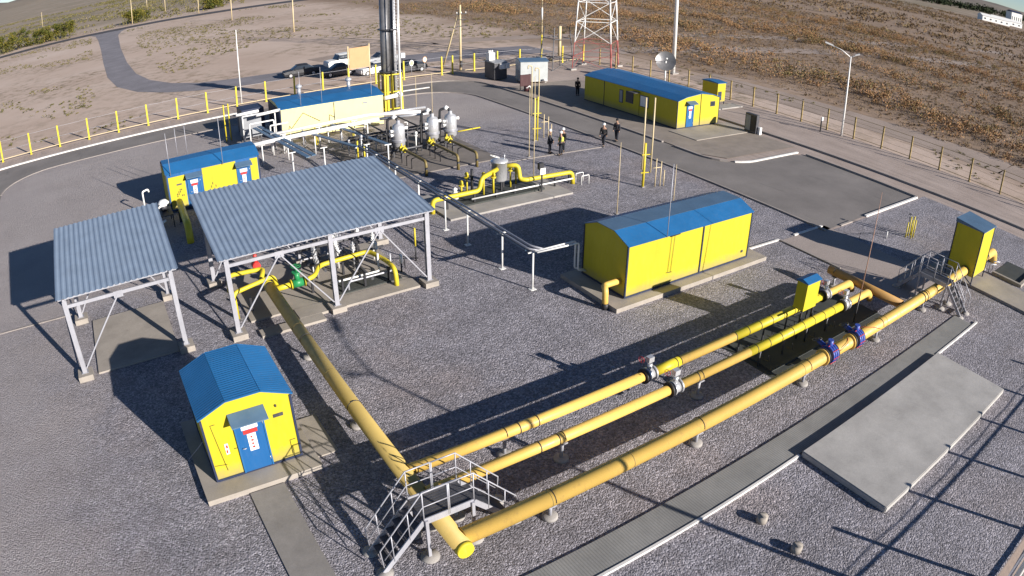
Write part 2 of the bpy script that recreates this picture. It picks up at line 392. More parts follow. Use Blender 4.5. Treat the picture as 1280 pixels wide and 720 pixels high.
# kerbs: real steps
def kerb(name, pts, mat, w_=0.16, h_=0.12):
    b = MB()
    for i, (p, q) in enumerate(zip(pts[:-1], pts[1:])):
        e = 0.004*(i % 2); b.bar((p[0], p[1], h_/2+0.002), (q[0], q[1], h_/2+0.002), w_, h_-e)
    o = struct(name, b, mat); return o
kerb('kerb', [(-30, 69.7), (-9, 70.08), (15.5, 70.08)], 'kerbw', 0.28, 0.13)
kerb('kerb', arc(-5.2, 60.2, 5.06, 180, 90)+[(20, 65.26)], 'kerb', 0.14, 0.05)
kerb('kerb', [(22, 65.2), (30.4, 65.26)]+arc(30.4, 60.2, 5.06, 90, 0)+[(35.5, 20.6)], 'kerb', 0.14, 0.10)
kerb('kerb', [(30.5, 70.1), (34.4, 70.1)]+arc(34.4, 65, 5.1, 90, 0)+[(39.5, 39.0)], 'kerb', 0.2, 0.13)
kerb('kerb', [(39.5, 37.6)]+[(39.5, 35.2)]+arc(42.6, 35.1, 3.1, 180, 225, 4), 'kerb', 0.2, 0.13)
kerb('kerb', arc(42.6, 35.1, 3.1, 235, 270, 4)+[(48.3, 32.0)], 'kerbw', 0.2, 0.12)
kerb('kerb', [(48.45, 31.2), (48.45, 20.6)], 'kerb', 0.16, 0.15)
kerb('kerb', [(48.4, 20.62), (40.4, 20.62)], 'kerbw', 0.18, 0.12)
kerb('kerb', [(38.6, 20.62), (37.2, 20.62)], 'kerb', 0.16, 0.08)
kerb('kerb', [(35.9, 21.2), (33.0, 21.25)], 'kerbw', 0.14, 0.08)
kerb('kerb', [(31.6, 21.3), (30.0, 21.35), (28.2, 21.4)], 'kerbw', 0.13, 0.08)
kerb('kerb', [(31.6, 21.2), (31.6, 17.0)], 'kerb', 0.14, 0.08)
kerb('kerb', [(50.3, 60), (50.6, 36), (51.0, 22), (51.6, 12), (52, 2)], 'kerb', 0.18, 0.16)
kerb('kerb', [(24.6, 40.55), (34.4, 40.15)], 'kerb', 0.16, 0.04)
kerb('kerb', [(-9.8, 33.6), (-3.6, 33.35)], 'kerb', 0.12, 0.04)
kerb('kerb', [(29.5, 67.4), (33.5, 67.5)], 'kerbw', 0.2, 0.1)
# admin apron, front pad
b = MB(); b.add([(39.65, 35.5, 0.05), (41, 33.4, 0.05), (49.6, 33.2, 0.05), (49.6, 41.0, 0.05), (49.6, 63, 0.05), (39.65, 63, 0.05)], [(0, 1, 2, 3, 4, 5)])
struct('apron', b, concrete_mat('tan apron paving', (0.29, 0.245, 0.21)))
b = MB(); b.box(42.4, 49.9, 38.0, 41.2, 0.0, 0.10); struct('paved_pad', b, 'tanslab')
b = MB(); b.box(53.4, 57.2, 45.3, 46.7, 0.0, 0.12); struct('paved_pad', b, 'concrete')
# asphalt access road outside, and far road
acc = [(-1.5, 231), (0.3, 222), (0.9, 205), (1.2, 173.7), (1.2, 140.8), (1.4, 118.9), (2.5, 105.6), (5.0, 96.9), (8.6, 91.2), (12.3, 88.0), (17.0, 85.8), (21.5, 85.0), (27.0, 84.4), (40, 83), (60, 81), (60, 88.5), (40, 90.5), (29.2, 91.2), (22.9, 91.0), (18.2, 91.8), (13.3, 93.9), (10.0, 98.3), (7.5, 105.7), (6.1, 116.1), (5.6, 134.9), (5.8, 166.7), (6.9, 208.5), (8.5, 222), (11, 231)]
sheet('access_road', acc, 0.012, 'road')
b = MB(); fr = [(-900, 150), (-300, 196), (-90, 219), (-32, 229), (-18.7, 231), (-5, 231.5), (8.2, 229), (21.6, 229), (41.7, 227), (64, 228), (110, 231), (200, 244), (600, 300)]
for p, q in zip(fr[:-1], fr[1:]): b.add([(p[0], p[1], .05), (q[0], q[1], .05), (q[0], q[1]+9, .05), (p[0], p[1]+9, .05)], [(0, 1, 2, 3)])
struct('far_road', b, asphalt_mat('dark far asphalt', (0.06, 0.055, 0.06)))
b = MB()
for k_, pts in enumerate(([(30, 96), (50, 100), (90, 92), (140, 84), (260, 80)], [(41, 75), (70, 79), (120, 72), (180, 60)], [(66, 60), (67, 40), (69, 20), (70, -20)])):
    for p, q in zip(pts[:-1], pts[1:]):
        d = Vector((q[0]-p[0], q[1]-p[1])).normalized(); nn = Vector((-d.y, d.x))*(2.2+k_*.5)
        zz = 0.016+0.004*k_; b.add([(p[0]-nn.x, p[1]-nn.y, zz), (q[0]-nn.x, q[1]-nn.y, zz), (q[0]+nn.x, q[1]+nn.y, zz), (p[0]+nn.x, p[1]+nn.y, zz)], [(0, 1, 2, 3)])
struct('dirt_track', b, dirt_mat('pale dirt track', (0.29, 0.225, 0.185), (0.38, 0.30, 0.255), 0.2))
# hills on the horizon
def hills(name, cx, cy, rx, ry, h, mat, seed):
    r_ = random.Random(seed); b = MB(); n = 40; vs_ = []; fs = []
    ph = [r_.uniform(0, 6.28) for _ in range(6)]
    for i in range(n+1):
        for j in range(9):
            u = i/n*2-1; v_ = j/8*2-1
            e = max(0, 1-u*u)**0.7*max(0, 1-v_*v_)**0.8
            z = h*e*(0.6+0.15*math.sin(u*9+ph[0])+0.12*math.sin(u*21+ph[1])+0.08*math.sin(u*43+ph[2]+v_*3))-1
            vs_.append((cx+u*rx, cy+v_*ry, z))
    for i in range(n):
        for j in range(8): a = i*9+j; fs.append((a, a+9, a+10, a+1))
    b.add(vs_, fs, True); struct(name, b, mat)
hm = dirt_mat('far hill', (0.14, 0.12, 0.10), (0.2, 0.165, 0.13), 0.004)
hills('hills', -700, 5200, 1900, 500, 85, hm, 3)
hills('hills', 4300, 1500, 1500, 500, 50, hm, 5)

# paths, slabs, duct inside the yard
b = MB(); b.box(1.62, 2.78, 4, 17.05, 0.0, 0.05); struct('path', b, 'path')
b = MB(); b.box(0.25, 4.15, 17.1, 21.6, 0.0, 0.2); b.box(4.152, 4.9, 17.7, 19.9, 0.0, 0.06); struct('foundation_slab', b, 'tanslab')
b = MB(); b.box(4, 32.6, 9.12, 10.2, 0, 0.06); struct('cable_duct', b, 'duct')
kerb('kerb', [(4, 9.06), (9.1, 9.07), (13.2, 9.055), (17.3, 9.06)], 'kerbw', 0.09, 0.09); kerb('kerb', [(28.0, 9.06), (33.1, 9.06)], 'kerbw', 0.09, 0.09)
b = MB(); b.box(17.35, 27.95, 5.35, 9.02, 0, 0.25); o = b.build('concrete_slab', 'slab', bevel=0.03); o['kind'] = 'structure'
b = MB(); b.box(-2.55, 1.15, 26.9, 31.9, 0, 0.08); struct('foundation_slab', b, 'tanslab')
b = MB(); b.box(18.35, 28.7, 19.95, 24.0, 0, 0.22); struct('foundation_slab', b, 'tanslab')
b = MB(); b.box(17.4, 25.9, 32.9, 37.2, 0, 0.12); struct('foundation_slab', b, 'concrete')
b = MB(); b.box(16.4, 26.0, 41.4, 50.5, 0, 0.08); struct('foundation_slab', b, concrete_mat('stained slab', (0.2, 0.175, 0.16)))
b = MB(); b.box(36.95, 39.6, 4, 14.0, 0, 0.16); struct('foundation_slab', b, 'tanslab')
b = MB(); b.box(6.6, 12.4, 26.62, 27.55, 0, 0.12); b.box(4.6, 12.4, 27.56, 32.6, 0, 0.10); struct('foundation_slab', b, 'tanslab')
b = MB(); b.box(4.7, 7.6, 26.0, 26.6, 0, 0.12); struct('foundation_slab', b, 'tanslab')
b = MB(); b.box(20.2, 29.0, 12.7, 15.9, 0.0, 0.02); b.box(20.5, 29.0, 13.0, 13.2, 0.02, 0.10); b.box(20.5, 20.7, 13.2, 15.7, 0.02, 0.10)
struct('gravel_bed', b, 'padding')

# ------------------------------------------------------------------ gambrel cabins
def gable(x0, x1, ze, zb, off=None):
    """cross-section of wall + three-facet roof line, in (across, z)"""
    t = (x1-x0)*0.31
    return [(x0, ze), (x0+t, zb), (x1-t, zb), (x1, ze)]
def roof_panels(parent, x0, x1, y0, y1, ze, zb, axis, mats, corr=True, over=0.06, mid_drop=0.0):
    """roof: three facets, each a corrugated sheet; axis = direction of the ridge"""
    g = gable(x0-0.03, x1+0.03, ze, zb) if axis == 'y' else gable(y0-0.03, y1+0.03, ze, zb)
    lo, hi = (y0-over, y1+over) if axis == 'y' else (x0-over, x1+over)
    out = []
    for k in range(3):
        (a0, z0), (a1, z1) = g[k], g[k+1]
        if k == 0: a0 -= 0.05; z0 -= 0.05*(zb-ze)/((x1-x0 if axis == 'y' else y1-y0)*0.31)
        if k == 2: a1 += 0.05; z1 -= 0.05*(zb-ze)/((x1-x0 if axis == 'y' else y1-y0)*0.31)
        b = MB(); n = max(4, int((hi-lo)/0.06)) if corr else 1
        vs_ = []; nl = Vector((-(z1-z0), 0, a1-a0)).normalized()
        for i in range(n+1):
            t = lo+(hi-lo)*i/n; h_ = (0.018 if i % 2 else 0.0) if corr else 0
            for a, z in ((a0, z0), (a1, z1)):
                p = (a+nl.x*(h_+0.03), z+nl.z*(h_+0.03)); q = (a+nl.x*0.004, z+nl.z*0.004)
                for (aa, zz) in (p, q): vs_.append((aa, t, zz) if axis == 'y' else (t, aa, zz))
        fs = []
        for i in range(n):
            o_ = i*4; fs += [(o_, o_+2, o_+6, o_+4), (o_+1, o_+5, o_+7, o_+3), (o_, o_+4, o_+5, o_+1), (o_+2, o_+3, o_+7, o_+6)]
        e = n*4; fs += [(0, 1, 3, 2), (e, e+2, e+3, e+1)]
        b.add(vs_, fs); o = b.build('roof_panel', mats[k], parent); out.append(o)
    return out
def cabin(t, x0, x1, y0, y1, z0, ze, zb, axis, wall, roofmats, corr=True):
    b = MB(); g = gable(x0, x1, ze, zb) if axis == 'y' else gable(y0, y1, ze, zb)
    poly = [(x0, z0)]+g+[(x1, z0)] if axis == 'y' else [(y0, z0)]+g+[(y1, z0)]
    if axis == 'y': b.prism(poly, 'y', y0, y1)
    else: b.prism(poly, 'x', x0, x1)
    wl = b.build('wall', wall, t)
    f = MB(); s = 0.035
    for xx in (x0, x1):
        for yy in (y0, y1): f.box(xx-s, xx+s, yy-s, yy+s, z0-0.02, ze-0.03)
    f.box(x0+s, x1-s, y0-s, y0+0.02, z0-0.03, z0+0.05); f.box(x0+s, x1-s, y1-0.02, y1+s, z0-0.03, z0+0.05)
    f.box(x0-s, x0+0.02, y0+s, y1-s, z0-0.03, z0+0.05); f.box(x1-0.02, x1+s, y0+s, y1-s, z0-0.03, z0+0.05)
    f.build('corner_trim', 'navy', t)
    roof_panels(t, x0, x1, y0, y1, ze, zb, axis, roofmats, corr)
    return wl
def door_front(t, x0, x1, yf, z0, z1, canopy=True):
    """blue door on a wall whose outside faces -Y at y = yf"""
    d = MB().box(x0, x1, yf-0.045, yf+0.02, z0, z1).build('door', 'door', t)
    cx = (x0+x1)/2; w_ = x1-x0
    fr_ = MB(); fr_.box(x0-0.05, x0-0.002, yf-0.07, yf-0.002, z0, z1+0.05); fr_.box(x1+0.002, x1+0.05, yf-0.07, yf-0.002, z0, z1+0.05); fr_.box(x0-0.002, x1+0.002, yf-0.07, yf-0.002, z1+0.002, z1+0.05)
    fr_.build('door_frame', 'blue', t)
    for zz in (z0+0.3, z1-0.3): MB().tube([(x1-0.01, yf-0.055, zz-0.06), (x1-0.01, yf-0.055, zz+0.06)], 0.015, 6).build('hinge', 'silver', d)
    MB().box(cx-w_*0.30, cx+w_*0.30, yf-0.053, yf-0.0455, z1-0.42, z1-0.20).build('notice', 'white', d)
    MB().box(cx-w_*0.26, cx+w_*0.26, yf-0.053, yf-0.0455, z1-0.58, z1-0.44).build('notice', 'red', d)
    nb = MB().box(cx-w_*0.15, cx+w_*0.17, yf-0.053, yf-0.0455, z1-1.25, z1-0.60).build('notice', 'white', d)
    for k in range(4): MB().box(cx-w_*0.04, cx+w_*(0.03+0.02*(k % 2)), yf-0.057, yf-0.0535, z1-0.76-k*0.13, z1-0.69-k*0.13).build('printed_mark', 'red', d)
    MB().tube([(x0+0.09, yf-0.05, z0+0.95), (x0+0.09, yf-0.11, z0+0.95), (x0+0.2, yf-0.11, z0+0.95)], 0.014, 6).build('handle', 'silver', d)
    if canopy:
        c = MB().prism([(yf-0.01, z1+0.28), (yf-0.01, z1+0.24), (yf-0.50, z1+0.04), (yf-0.50, z1+0.08)], 'x', x0-0.14, x1+0.14)
        c.box(x0-0.14, x0-0.11, yf-0.3, yf-0.005, z1+0.0, z1+0.12); c.box(x1+0.11, x1+0.14, yf-0.3, yf-0.005, z1+0.0, z1+0.12)
        c.build('door_canopy', 'bluegrey', t)
    return d

# near hut
hut = thing('equipment_hut', 'small yellow hut with ribbed blue roof and one blue door, nearest the camera', 'hut', (2.25, 19.3, 0.2))
cabin(hut, 0.79, 3.70, 17.86, 20.82, 0.24, 2.64, 3.02, 'y', 'yellow', ['blue', 'blue', 'blue'])
door_front(hut, 1.78, 2.68, 17.86, 0.27, 2.28)
b = MB(); b.box(3.05, 3.38, 17.845, 17.86, 1.95, 2.07); b.build('vent_grille', 'darkgrey', hut)
b = MB(); b.tube([(3.19, 17.83, 2.35), (3.19, 17.80, 2.42)], 0.03, 8); b.build('lamp', 'darkgrey', hut)
for pts in ([(1.2, 17.84, 2.35), (1.05, 17.84, 2.35), (1.22, 17.84, 0.55)], [(0.85, 17.84, 0.85), (1.25, 17.84, 0.78)], [(1.6, 17.84, 1.28), (1.75, 17.84, 1.28)],
            [(3.6, 17.84, 0.95), (3.42, 17.84, 0.95), (3.42, 17.84, 0.4)]): MB().tube(pts, 0.008, 5).build('cable', 'black', hut)
b = MB(); b.box(1.32, 1.44, 17.835, 17.858, 1.15, 1.55); b.build('notice', 'white', hut)
MB().box(1.34, 1.39, 17.831, 17.8345, 1.2, 1.32).build('printed_mark', 'red', hut); MB().box(1.36, 1.42, 17.831, 17.8345, 1.38, 1.5).build('printed_mark', 'red', hut)
b = MB(); b.tube([(0.78, 19.2, 0.9), (0.1, 19.6, 0.03)], 0.012, 6); b.build('earthing_wire', 'galv', hut)

# meter house
mh = thing('metering_house', 'large bright yellow windowless cabin with blue roof at the centre of the gravel yard', 'building', (23.4, 22, 0.22))
wl = cabin(mh, 19.25, 27.62, 20.5, 23.5, 0.27, 2.73, 3.12, 'x', 'yellow', ['blue', 'bluegrey', 'blue'], corr=False)  # middle roof facet: reflected sky painted in as a greyer blue
b = MB(); b.box(23.95, 24.02, 20.455, 20.5, 0.27, 2.7); b.build('panel_joint', 'navy', mh)
b = MB(); b.bar((21.75, 20.45, 2.66), (22.35, 20.45, 2.68), 0.04)
b.tube([(21.85, 20.47, 2.62), (21.80, 20.47, 0.9)], 0.008, 5); b.tube([(22.05, 20.47, 2.62), (21.98, 20.47, 0.85)], 0.008, 5); b.bar((21.72, 20.46, 0.87), (22.05, 20.46, 0.84), 0.02)
b.build('cable_bracket', 'black', mh)
b = MB(); b.box(27.1, 27.22, 20.46, 20.498, 0.62, 0.74); b.build('socket_box', 'darkgrey', mh)
b = MB(); b.tube([(19.4, 20.9, 0.95), (18.35, 20.9, 0.95), (18.2, 20.6, 0.93), (18.2, 20.55, 0.0)], 0.14, 14, bend=0.3); b.build('pipe', 'pipe', mh)
b = MB(); b.tube([(18.2, 20.55, 0.3), (18.2, 20.55, 0.0)], 0.146, 14); b.build('pipe_band', 'black', mh)
b = MB(); b.tube([(27.5, 22.0, 1.0), (28.9, 22.0, 1.0), (28.9, 22.0, 0.0)], 0.14, 14, bend=0.3); b.build('pipe', 'pipe', mh)
b = MB()
for dy in (0, 0.25): b.tube([(16.6, 23.45+dy*0.6, 1.95), (18.8, 23.3+dy, 1.95), (18.8, 23.3+dy, 0.6), (19.3, 23.25+dy*0.5, 0.45)], 0.045, 8, bend=0.12)
b.build('small_pipe', 'white', mh)
b = MB(); b.tube([(21.45, 20.4, 2.70), (21.45, 20.4, 6.1)], 0.02, 6); b.build('antenna_rod', 'galv', mh)

# pump cabin with two doors
pc = thing('pump_cabin', 'yellow cabin with two blue doors and big blue roof behind the grey shelters', 'building', (6.4, 45.8, 0.1))
cabin(pc, 3.35, 9.55, 44.35, 47.3, 0.15, 2.60, 3.02, 'x', 'door', ['blue', 'blue', 'blue'], corr=False)
for a_, c_, zt_ in ((3.45, 4.55, 2.35), (5.72, 7.98, 2.5), (8.95, 9.46, 2.45)): MB().box(a_, c_, 44.325, 44.348, 0.25, zt_).build('wall_panel', 'yellow', pc)
MB().box(3.322, 3.348, 44.4, 47.25, 0.25, 2.55).build('wall_panel', 'yellow', pc)
for dx0 in (4.72, 8.05): door_front(pc, dx0, dx0+0.82, 44.35, 0.2, 2.1)
for px_, py_, z0_, z1_ in ((3.65, 44.22, 2.5, 5.24), (7.14, 44.2, 2.5, 5.51), (4.57, 47.1, 2.8, 4.81), (5.24, 47.0, 2.8, 4.87)):
    MB().tube([(px_, py_, z0_), (px_, py_, z1_)], 0.022, 6).build('vent_rod', 'galv', pc)
b = MB(); b.box(3.95, 4.3, 44.31, 44.324, 1.75, 1.85); b.build('vent_grille', 'darkgrey', pc)
for k in range(9): MB().box(3.9+0.08*(k % 5)*1.3, 3.95+0.08*(k % 5)*1.3, 44.31, 44.324, 1.0+0.13*(k % 4), 1.1+0.13*(k % 4)).build('cable_fitting', 'black', pc)
for k in range(5): MB().box(6.1+0.1*k, 6.14+0.1*k, 44.31, 44.324, 0.9+0.2*(k % 3), 1.05+0.2*(k % 3)).build('cable_fitting', 'black', pc)

# boiler house
bh = thing('boiler_house', 'pale yellow sunlit boiler house with dark blue roof and two short chimneys', 'building', (14.3, 56.1, 0), R(-3.5))
L_, D_ = 8.9, 5.2
g = gable(0, D_, 2.62, 2.95)
MB().prism([(0, 0.1)]+g+[(D_, 0.1)], 'x', 0, L_).build('wall', 'glareyellow', bh, local=True)
class _L:  # local-space roof helper
    pass
def local_roof(parent, L_, D_, ze, zb, mats):
    g = gable(-0.06, D_+0.06, ze, zb)
    for k in range(3):
        (a0, z0), (a1, z1) = g[k], g[k+1]
        MB().prism([(a0, z0+0.004), (a1, z1+0.004), (a1, z1+0.05), (a0, z0+0.05)], 'x', -0.08, L_+0.08).build('roof_panel', mats[k], parent, local=True)
local_roof(bh, L_, D_, 2.62, 2.95, ['blue', 'blue', 'blue'])
MB().box(-0.04, 0.0, -0.04, D_, 0.1, 2.6).build('side_cladding', 'navy', bh, local=True)
for a, c_ in ((4.55, 4.60), (0.0, 0.05)): MB().box(a, c_, -0.045, -0.002, 0.1, 2.58).build('panel_joint', 'navy', bh, local=True)
b = MB()
for pts in ([(0.9, -.03, 1.0), (1.9, -.03, 2.1), (3.3, -.03, 1.2)], [(4.1, -.03, 1.1), (4.15, -.03, 1.6), (4.6, -.03, 1.3)], [(0.6, -.03, 0.9), (0.7, -.03, 1.2), (0.9, -.03, 0.8)]): b.tube(pts, 0.028, 6)
b.build('wall_bracket', 'black', bh, local=True)
for x_ in (2.5, 7.0):
    c_ = MB(); c_.cyl((x_, 3.6), 0.16, 2.9, 3.5, 12); c_.lathe((x_, 3.6), [(0.16, 3.5), (0.30, 3.62), (0.30, 3.72), (0.05, 3.9)], 12)
    c_.build('chimney', 'silver', bh, local=True)
for x_, y_, z_ in ((1.8, 0.1, 5.55), (3.6, 0.1, 5.7), (8.0, 0.3, 4.3)): MB().tube([(x_, y_, 2.5), (x_, y_, z_)], 0.022, 6).build('vent_rod', 'galv', bh, local=True)
MB().box(7.1, 7.5, -0.03, -0.002, 2.1, 2.25).build('notice', 'grey', bh, local=True)

# administration building: two long modules
ad = thing('control_building', 'long yellow control building with bright blue roof, door and windows, near the right fence', 'building', (46, 47.5, 0.1))
roofx0, roofx1 = 43.4, 48.75; xm = 46.28; y0_, y1_ = 41.35, 53.9
poly = [(roofx0, 0.15), (roofx0, 2.52), (44.4, 2.78), (xm-0.05, 2.98), (xm-0.05, 0.15)]
MB().prism(poly, 'y', y0_, y1_).build('wall', 'yellow', ad)
poly = [(xm+0.05, 0.15), (xm+0.05, 2.98), (47.8, 2.80), (roofx1, 2.52), (roofx1, 0.15)]
MB().prism(poly, 'y', y0_, y1_).build('wall', 'yellow', ad)
MB().box(xm-0.05, xm+0.05, y0_+0.05, y1_-0.05, 0.15, 2.9).build('module_joint', 'navy', ad)
sk_ = [(roofx0-0.08, 2.50), (44.4, 2.78), (xm, 3.0), (47.8, 2.80), (roofx1+0.08, 2.50)]
for (a0, z0), (a1, z1) in zip(sk_[:-1], sk_[1:]):
    MB().prism([(a0, z0+0.004), (a1, z1+0.004), (a1, z1+0.05), (a0, z0+0.05)], 'y', y0_-0.1, y1_+0.1).build('roof_panel', 'blue', ad)
door_front(ad, 44.55, 45.35, y0_, 0.15, 2.15)
wf = MB().box(47.55, 48.15, y0_-0.04, y0_-0.001, 1.75, 2.2).build('window_frame', 'darkgrey', ad); MB().box(47.6, 48.1, y0_-0.046, y0_-0.0405, 1.8, 2.15).build('pane', 'glass', wf)
for (ya, yb, za, zb_, wm) in ((46.9, 47.9, 1.1, 2.15, 'glass'), (44.9, 46.0, 1.1, 2.15, 'white'), (48.3, 48.8, 0.9, 2.1, 'grey')):
    wf = MB().box(roofx0-0.04, roofx0-0.001, ya, yb, za, zb_).build('window_frame', 'navy', ad)
    MB().box(roofx0-0.046, roofx0-0.0405, ya+0.06, yb-0.06, za+0.06, zb_-0.06).build('pane', wm, wf)
wd = MB().box(roofx0-0.05, roofx0-0.001, 46.1, 46.85, 0.2, 2.2).build('door', 'yellow', ad)
MB().box(roofx0-0.035, roofx0-0.001, 50.95, 51.0, 0.15, 2.5).build('panel_joint', 'navy', ad)
MB().box(roofx0-0.7, roofx0-0.002, 46.0, 46.9, 2.28, 2.33).build('door_canopy', 'darkgrey', ad)
f = MB(); s = 0.03
for xx in (roofx0, roofx1): f.box(xx-s, xx+s, y0_-s, y0_+s, 0.12, 2.5)
f.box(roofx0, roofx1, y0_-s, y0_-0.002, 0.10, 0.16); f.box(roofx0-s, roofx0-0.002, y0_, y1_, 0.1, 0.16); f.build('corner_trim', 'navy', ad)

# tall pipeline shelter box
tb = thing('valve_cabinet', 'tall narrow yellow cabinet enclosing the big pipe at the far right', 'cabinet', (37.9, 12, 0.5))
MB().box(36.92, 38.9, 11.15, 12.9, 0.58, 3.22).build('wall', 'yellow', tb)
MB().prism([(11.08, 3.224), (11.08, 3.27), (12.97, 3.45), (12.97, 3.224)], 'x', 36.86, 38.96).build('roof_panel', 'bluegrey', tb)
f = MB()
for xx in (36.92, 38.9):
    for yy in (11.15, 12.9): f.box(xx-0.03, xx+0.03, yy-0.03, yy+0.03, 0.16, 3.2)
f.bar((36.95, 11.2, 0.2), (36.95, 11.9, 0.6), 0.05); f.build('frame', 'navy', tb)

sb = thing('instrument_cabinet', 'small yellow cabinet with blue top standing between the twin pipes', 'cabinet', (24, 14.2, 0))
MB().box(23.45, 24.4, 13.95, 14.5, 1.35, 2.6).build('wall', 'yellow', sb)
MB().prism([(13.9, 2.604), (13.9, 2.64), (14.22, 2.76), (14.55, 2.64), (14.55, 2.604)], 'x', 23.4, 24.45).build('roof_panel', 'blue', sb)
for xx in (23.5, 24.35): MB().box(xx-0.04, xx+0.04, 14.0, 14.08, 0.02, 1.35).build('leg', 'black', sb)
MB().bar((22.9, 14.05, 1.3), (24.4, 14.05, 1.3), 0.06).build('bracket', 'black', sb)

ys = thing('switch_cabinet', 'small upright yellow cabinet with blue lid behind the long control building', 'cabinet', (55.7, 48, 0))
MB().box(54.9, 56.1, 46.9, 49.0, 0.35, 2.25).build('wall', 'yellow', ys)
MB().prism([(46.8, 2.254), (46.8, 2.32), (47.95, 2.42), (49.1, 2.32), (49.1, 2.254)], 'x', 54.8, 56.2).build('roof_panel', 'blue', ys)
MB().box(55.0, 55.5, 46.86, 46.898, 0.5, 1.4).build('door', 'navy', ys)
for xx, yy in ((54.95, 46.95), (56.05, 46.95), (54.95, 48.95), (56.05, 48.95)): MB().box(xx-0.04, xx+0.04, yy-0.04, yy+0.04, 0, 0.35).build('leg', 'navy', ys)

# ------------------------------------------------------------------ corrugated shelters
def shelter(name, label, x0, x1, ypf, ypb, posts, backposts, yf, yb, zf, zb_):
    t = thing(name, label, 'shelter', ((x0+x1)/2, (yf+yb)/2, 0), group='open corrugated shelters')
    n = int((x1-x0)/0.062); vs_ = []; fs = []; b = MB()
    for i in range(n+1):
        x = x0+(x1-x0)*i/n; h_ = (0.0, 0.032, 0.032, 0.0)[i % 4]
        jt = 0.012*math.sin(i*1.7)
        for y, z in ((yf+jt, zf), (yb+jt, zb_)): vs_ += [(x, y, z+h_+0.02), (x, y, z+h_+0.014)]
    for i in range(n):
        o_ = i*4; fs += [(o_, o_+4, o_+6, o_+2), (o_+1, o_+3, o_+7, o_+5), (o_, o_+1, o_+5, o_+4), (o_+2, o_+6, o_+7, o_+3)]
    b.add(vs_, fs); b.build('roof_sheet', 'roof', t)
    def zr(y): return zf+(zb_-zf)*(y-yf)/(yb-yf)
    b = MB()
    for k in range(6):
        y = yf+0.15+(yb-yf-0.3)*k/5; b.bar((x0+0.08, y, zr(y)-0.04), (x1-0.08, y, zr(y)-0.04), 0.07, 0.1)
    b.build('purlin', 'galv', t)
    for grp, y, zt in ((posts, ypf, zr(ypf)-0.14), (backposts, ypb, zr(ypb)-0.14)):
        for x in grp:
            p = MB()
            for s in (-1, 1): p.box(x-0.1, x+0.1, y+s*0.075-0.025, y+s*0.075+0.025, 0.28, zt)
            p.box(x-0.012, x+0.012, y-0.049, y+0.049, 0.28, zt-0.02)
            for k in range(5): zc = 0.7+k*(zt-1.1)/4; p.box(x-0.085, x+0.085, y-0.108, y-0.101, zc, zc+0.14)
            p.box(x-0.16, x+0.16, y-0.14, y+0.14, 0.262, 0.279)
            p.build('post', 'galv', t)
            MB().box(x-0.33, x+0.33, y-0.36, y+0.36, 0, 0.26).build('footing', 'tanslab', t)
            MB().box(x-0.06, x+0.06, y-0.2, y-0.0, zt+0.0, zt+0.12).build('bracket', 'galv', t)
    for y, zz, ps in ((ypf, zr(ypf)-0.42, posts), (ypb, zr(ypb)-0.42, backposts)):
        MB().bar((ps[0]+0.1, y-0.02, zz), (ps[-1]-0.1, y-0.02, zz), 0.09, 0.14).build('beam', 'galv', t)
        for a, c_ in zip(ps[:-1], ps[1:]):
            m = (a+c_)/2
            br = MB(); br.bar((a+0.12, y-0.06, 0.45), (m-0.05, y-0.06, zz-0.1), 0.05, 0.06)
            if len(ps) > 2 or y == ypb: br.bar((m+0.05, y-0.06, zz-0.1), (c_-0.12, y-0.06, 0.45), 0.04, 0.05)
            br.cbox((m, y-0.05, zz-0.05), (0.4, 0.014, 0.28)); br.build('brace', 'galv', t)
    for x in (posts[0], posts[-1]):
        MB().bar((x, ypf, zr(ypf)-0.2), (x, ypb, zr(ypb)-0.2), 0.09, 0.14).build('beam', 'galv', t)
    return t
big = shelter('shelter', 'large open shelter with wide corrugated grey roof over yellow pipework, on six posts', 3.45, 13.2, 26.68, 32.35, [3.83, 8.36, 12.88], [3.9, 8.4, 12.9], 26.35, 33.25, 3.68, 4.45)
small = shelter('shelter', 'small open shelter with square corrugated grey roof over a bare concrete slab, at the left', -3.45, 1.85, 26.95, 32.3, [-3.12, 1.5], [-3.1, 1.5], 26.75, 33.3, 3.68, 4.45)
MB().tube([(1.9, 32.9, 4.3), (1.95, 33.0, 4.32), (2.3, 33.05, 4.32)], 0.05, 8).build('gutter_end', 'white', small)

# ------------------------------------------------------------------ main pipes
def pipeline(name, label, pts, r, mat='pipe', joints=(), supports=(), bend=0, dirx=True, group=None):
    t = thing(name, label, 'pipe', (pts[0][0], pts[0][1], 0), group=group)
    MB().tube(pts, r, 28, bend=bend).build('pipe_run', mat, t)
    for p in joints: MB().ring(p, (1, 0, 0) if dirx else (0, 1, 0), r+0.006, 0.02, 28).build('weld_band', 'oliveb', t)
    for p in supports:
        s = MB(); z = p[2]-r
        s.cyl((p[0], p[1]), 0.06, 0.1, z, 10)
        s.box(p[0]-0.13, p[0]+0.13, p[1]-0.13, p[1]+0.13, z-0.05, z-0.0)
        sp = s.build('support', 'galv', t); s = MB()
        for k in range(9):
            a = math.pi*(0.0+k/8); a2 = math.pi*(0.0+(k+1)/8)
            if k == 8: break
            f_ = lambda q: (p[0], p[1]+math.cos(q)*(r+.015), p[2]+math.sin(q)*(r+.015)) if dirx else (p[0]+math.cos(q)*(r+.015), p[1], p[2]+math.sin(q)*(r+.015))
            s.tube([f_(a), f_(a2)], 0.012, 6, False)
        s.build('strap', 'black', sp)
        MB().lathe((p[0], p[1]), [(0.24, 0), (0.24, 0.08), (0.2, 0.12), (0.001, 0.121)], 16).build('pad', 'concrete', sp)
    return t
Z3, R3 = 0.81, 0.262
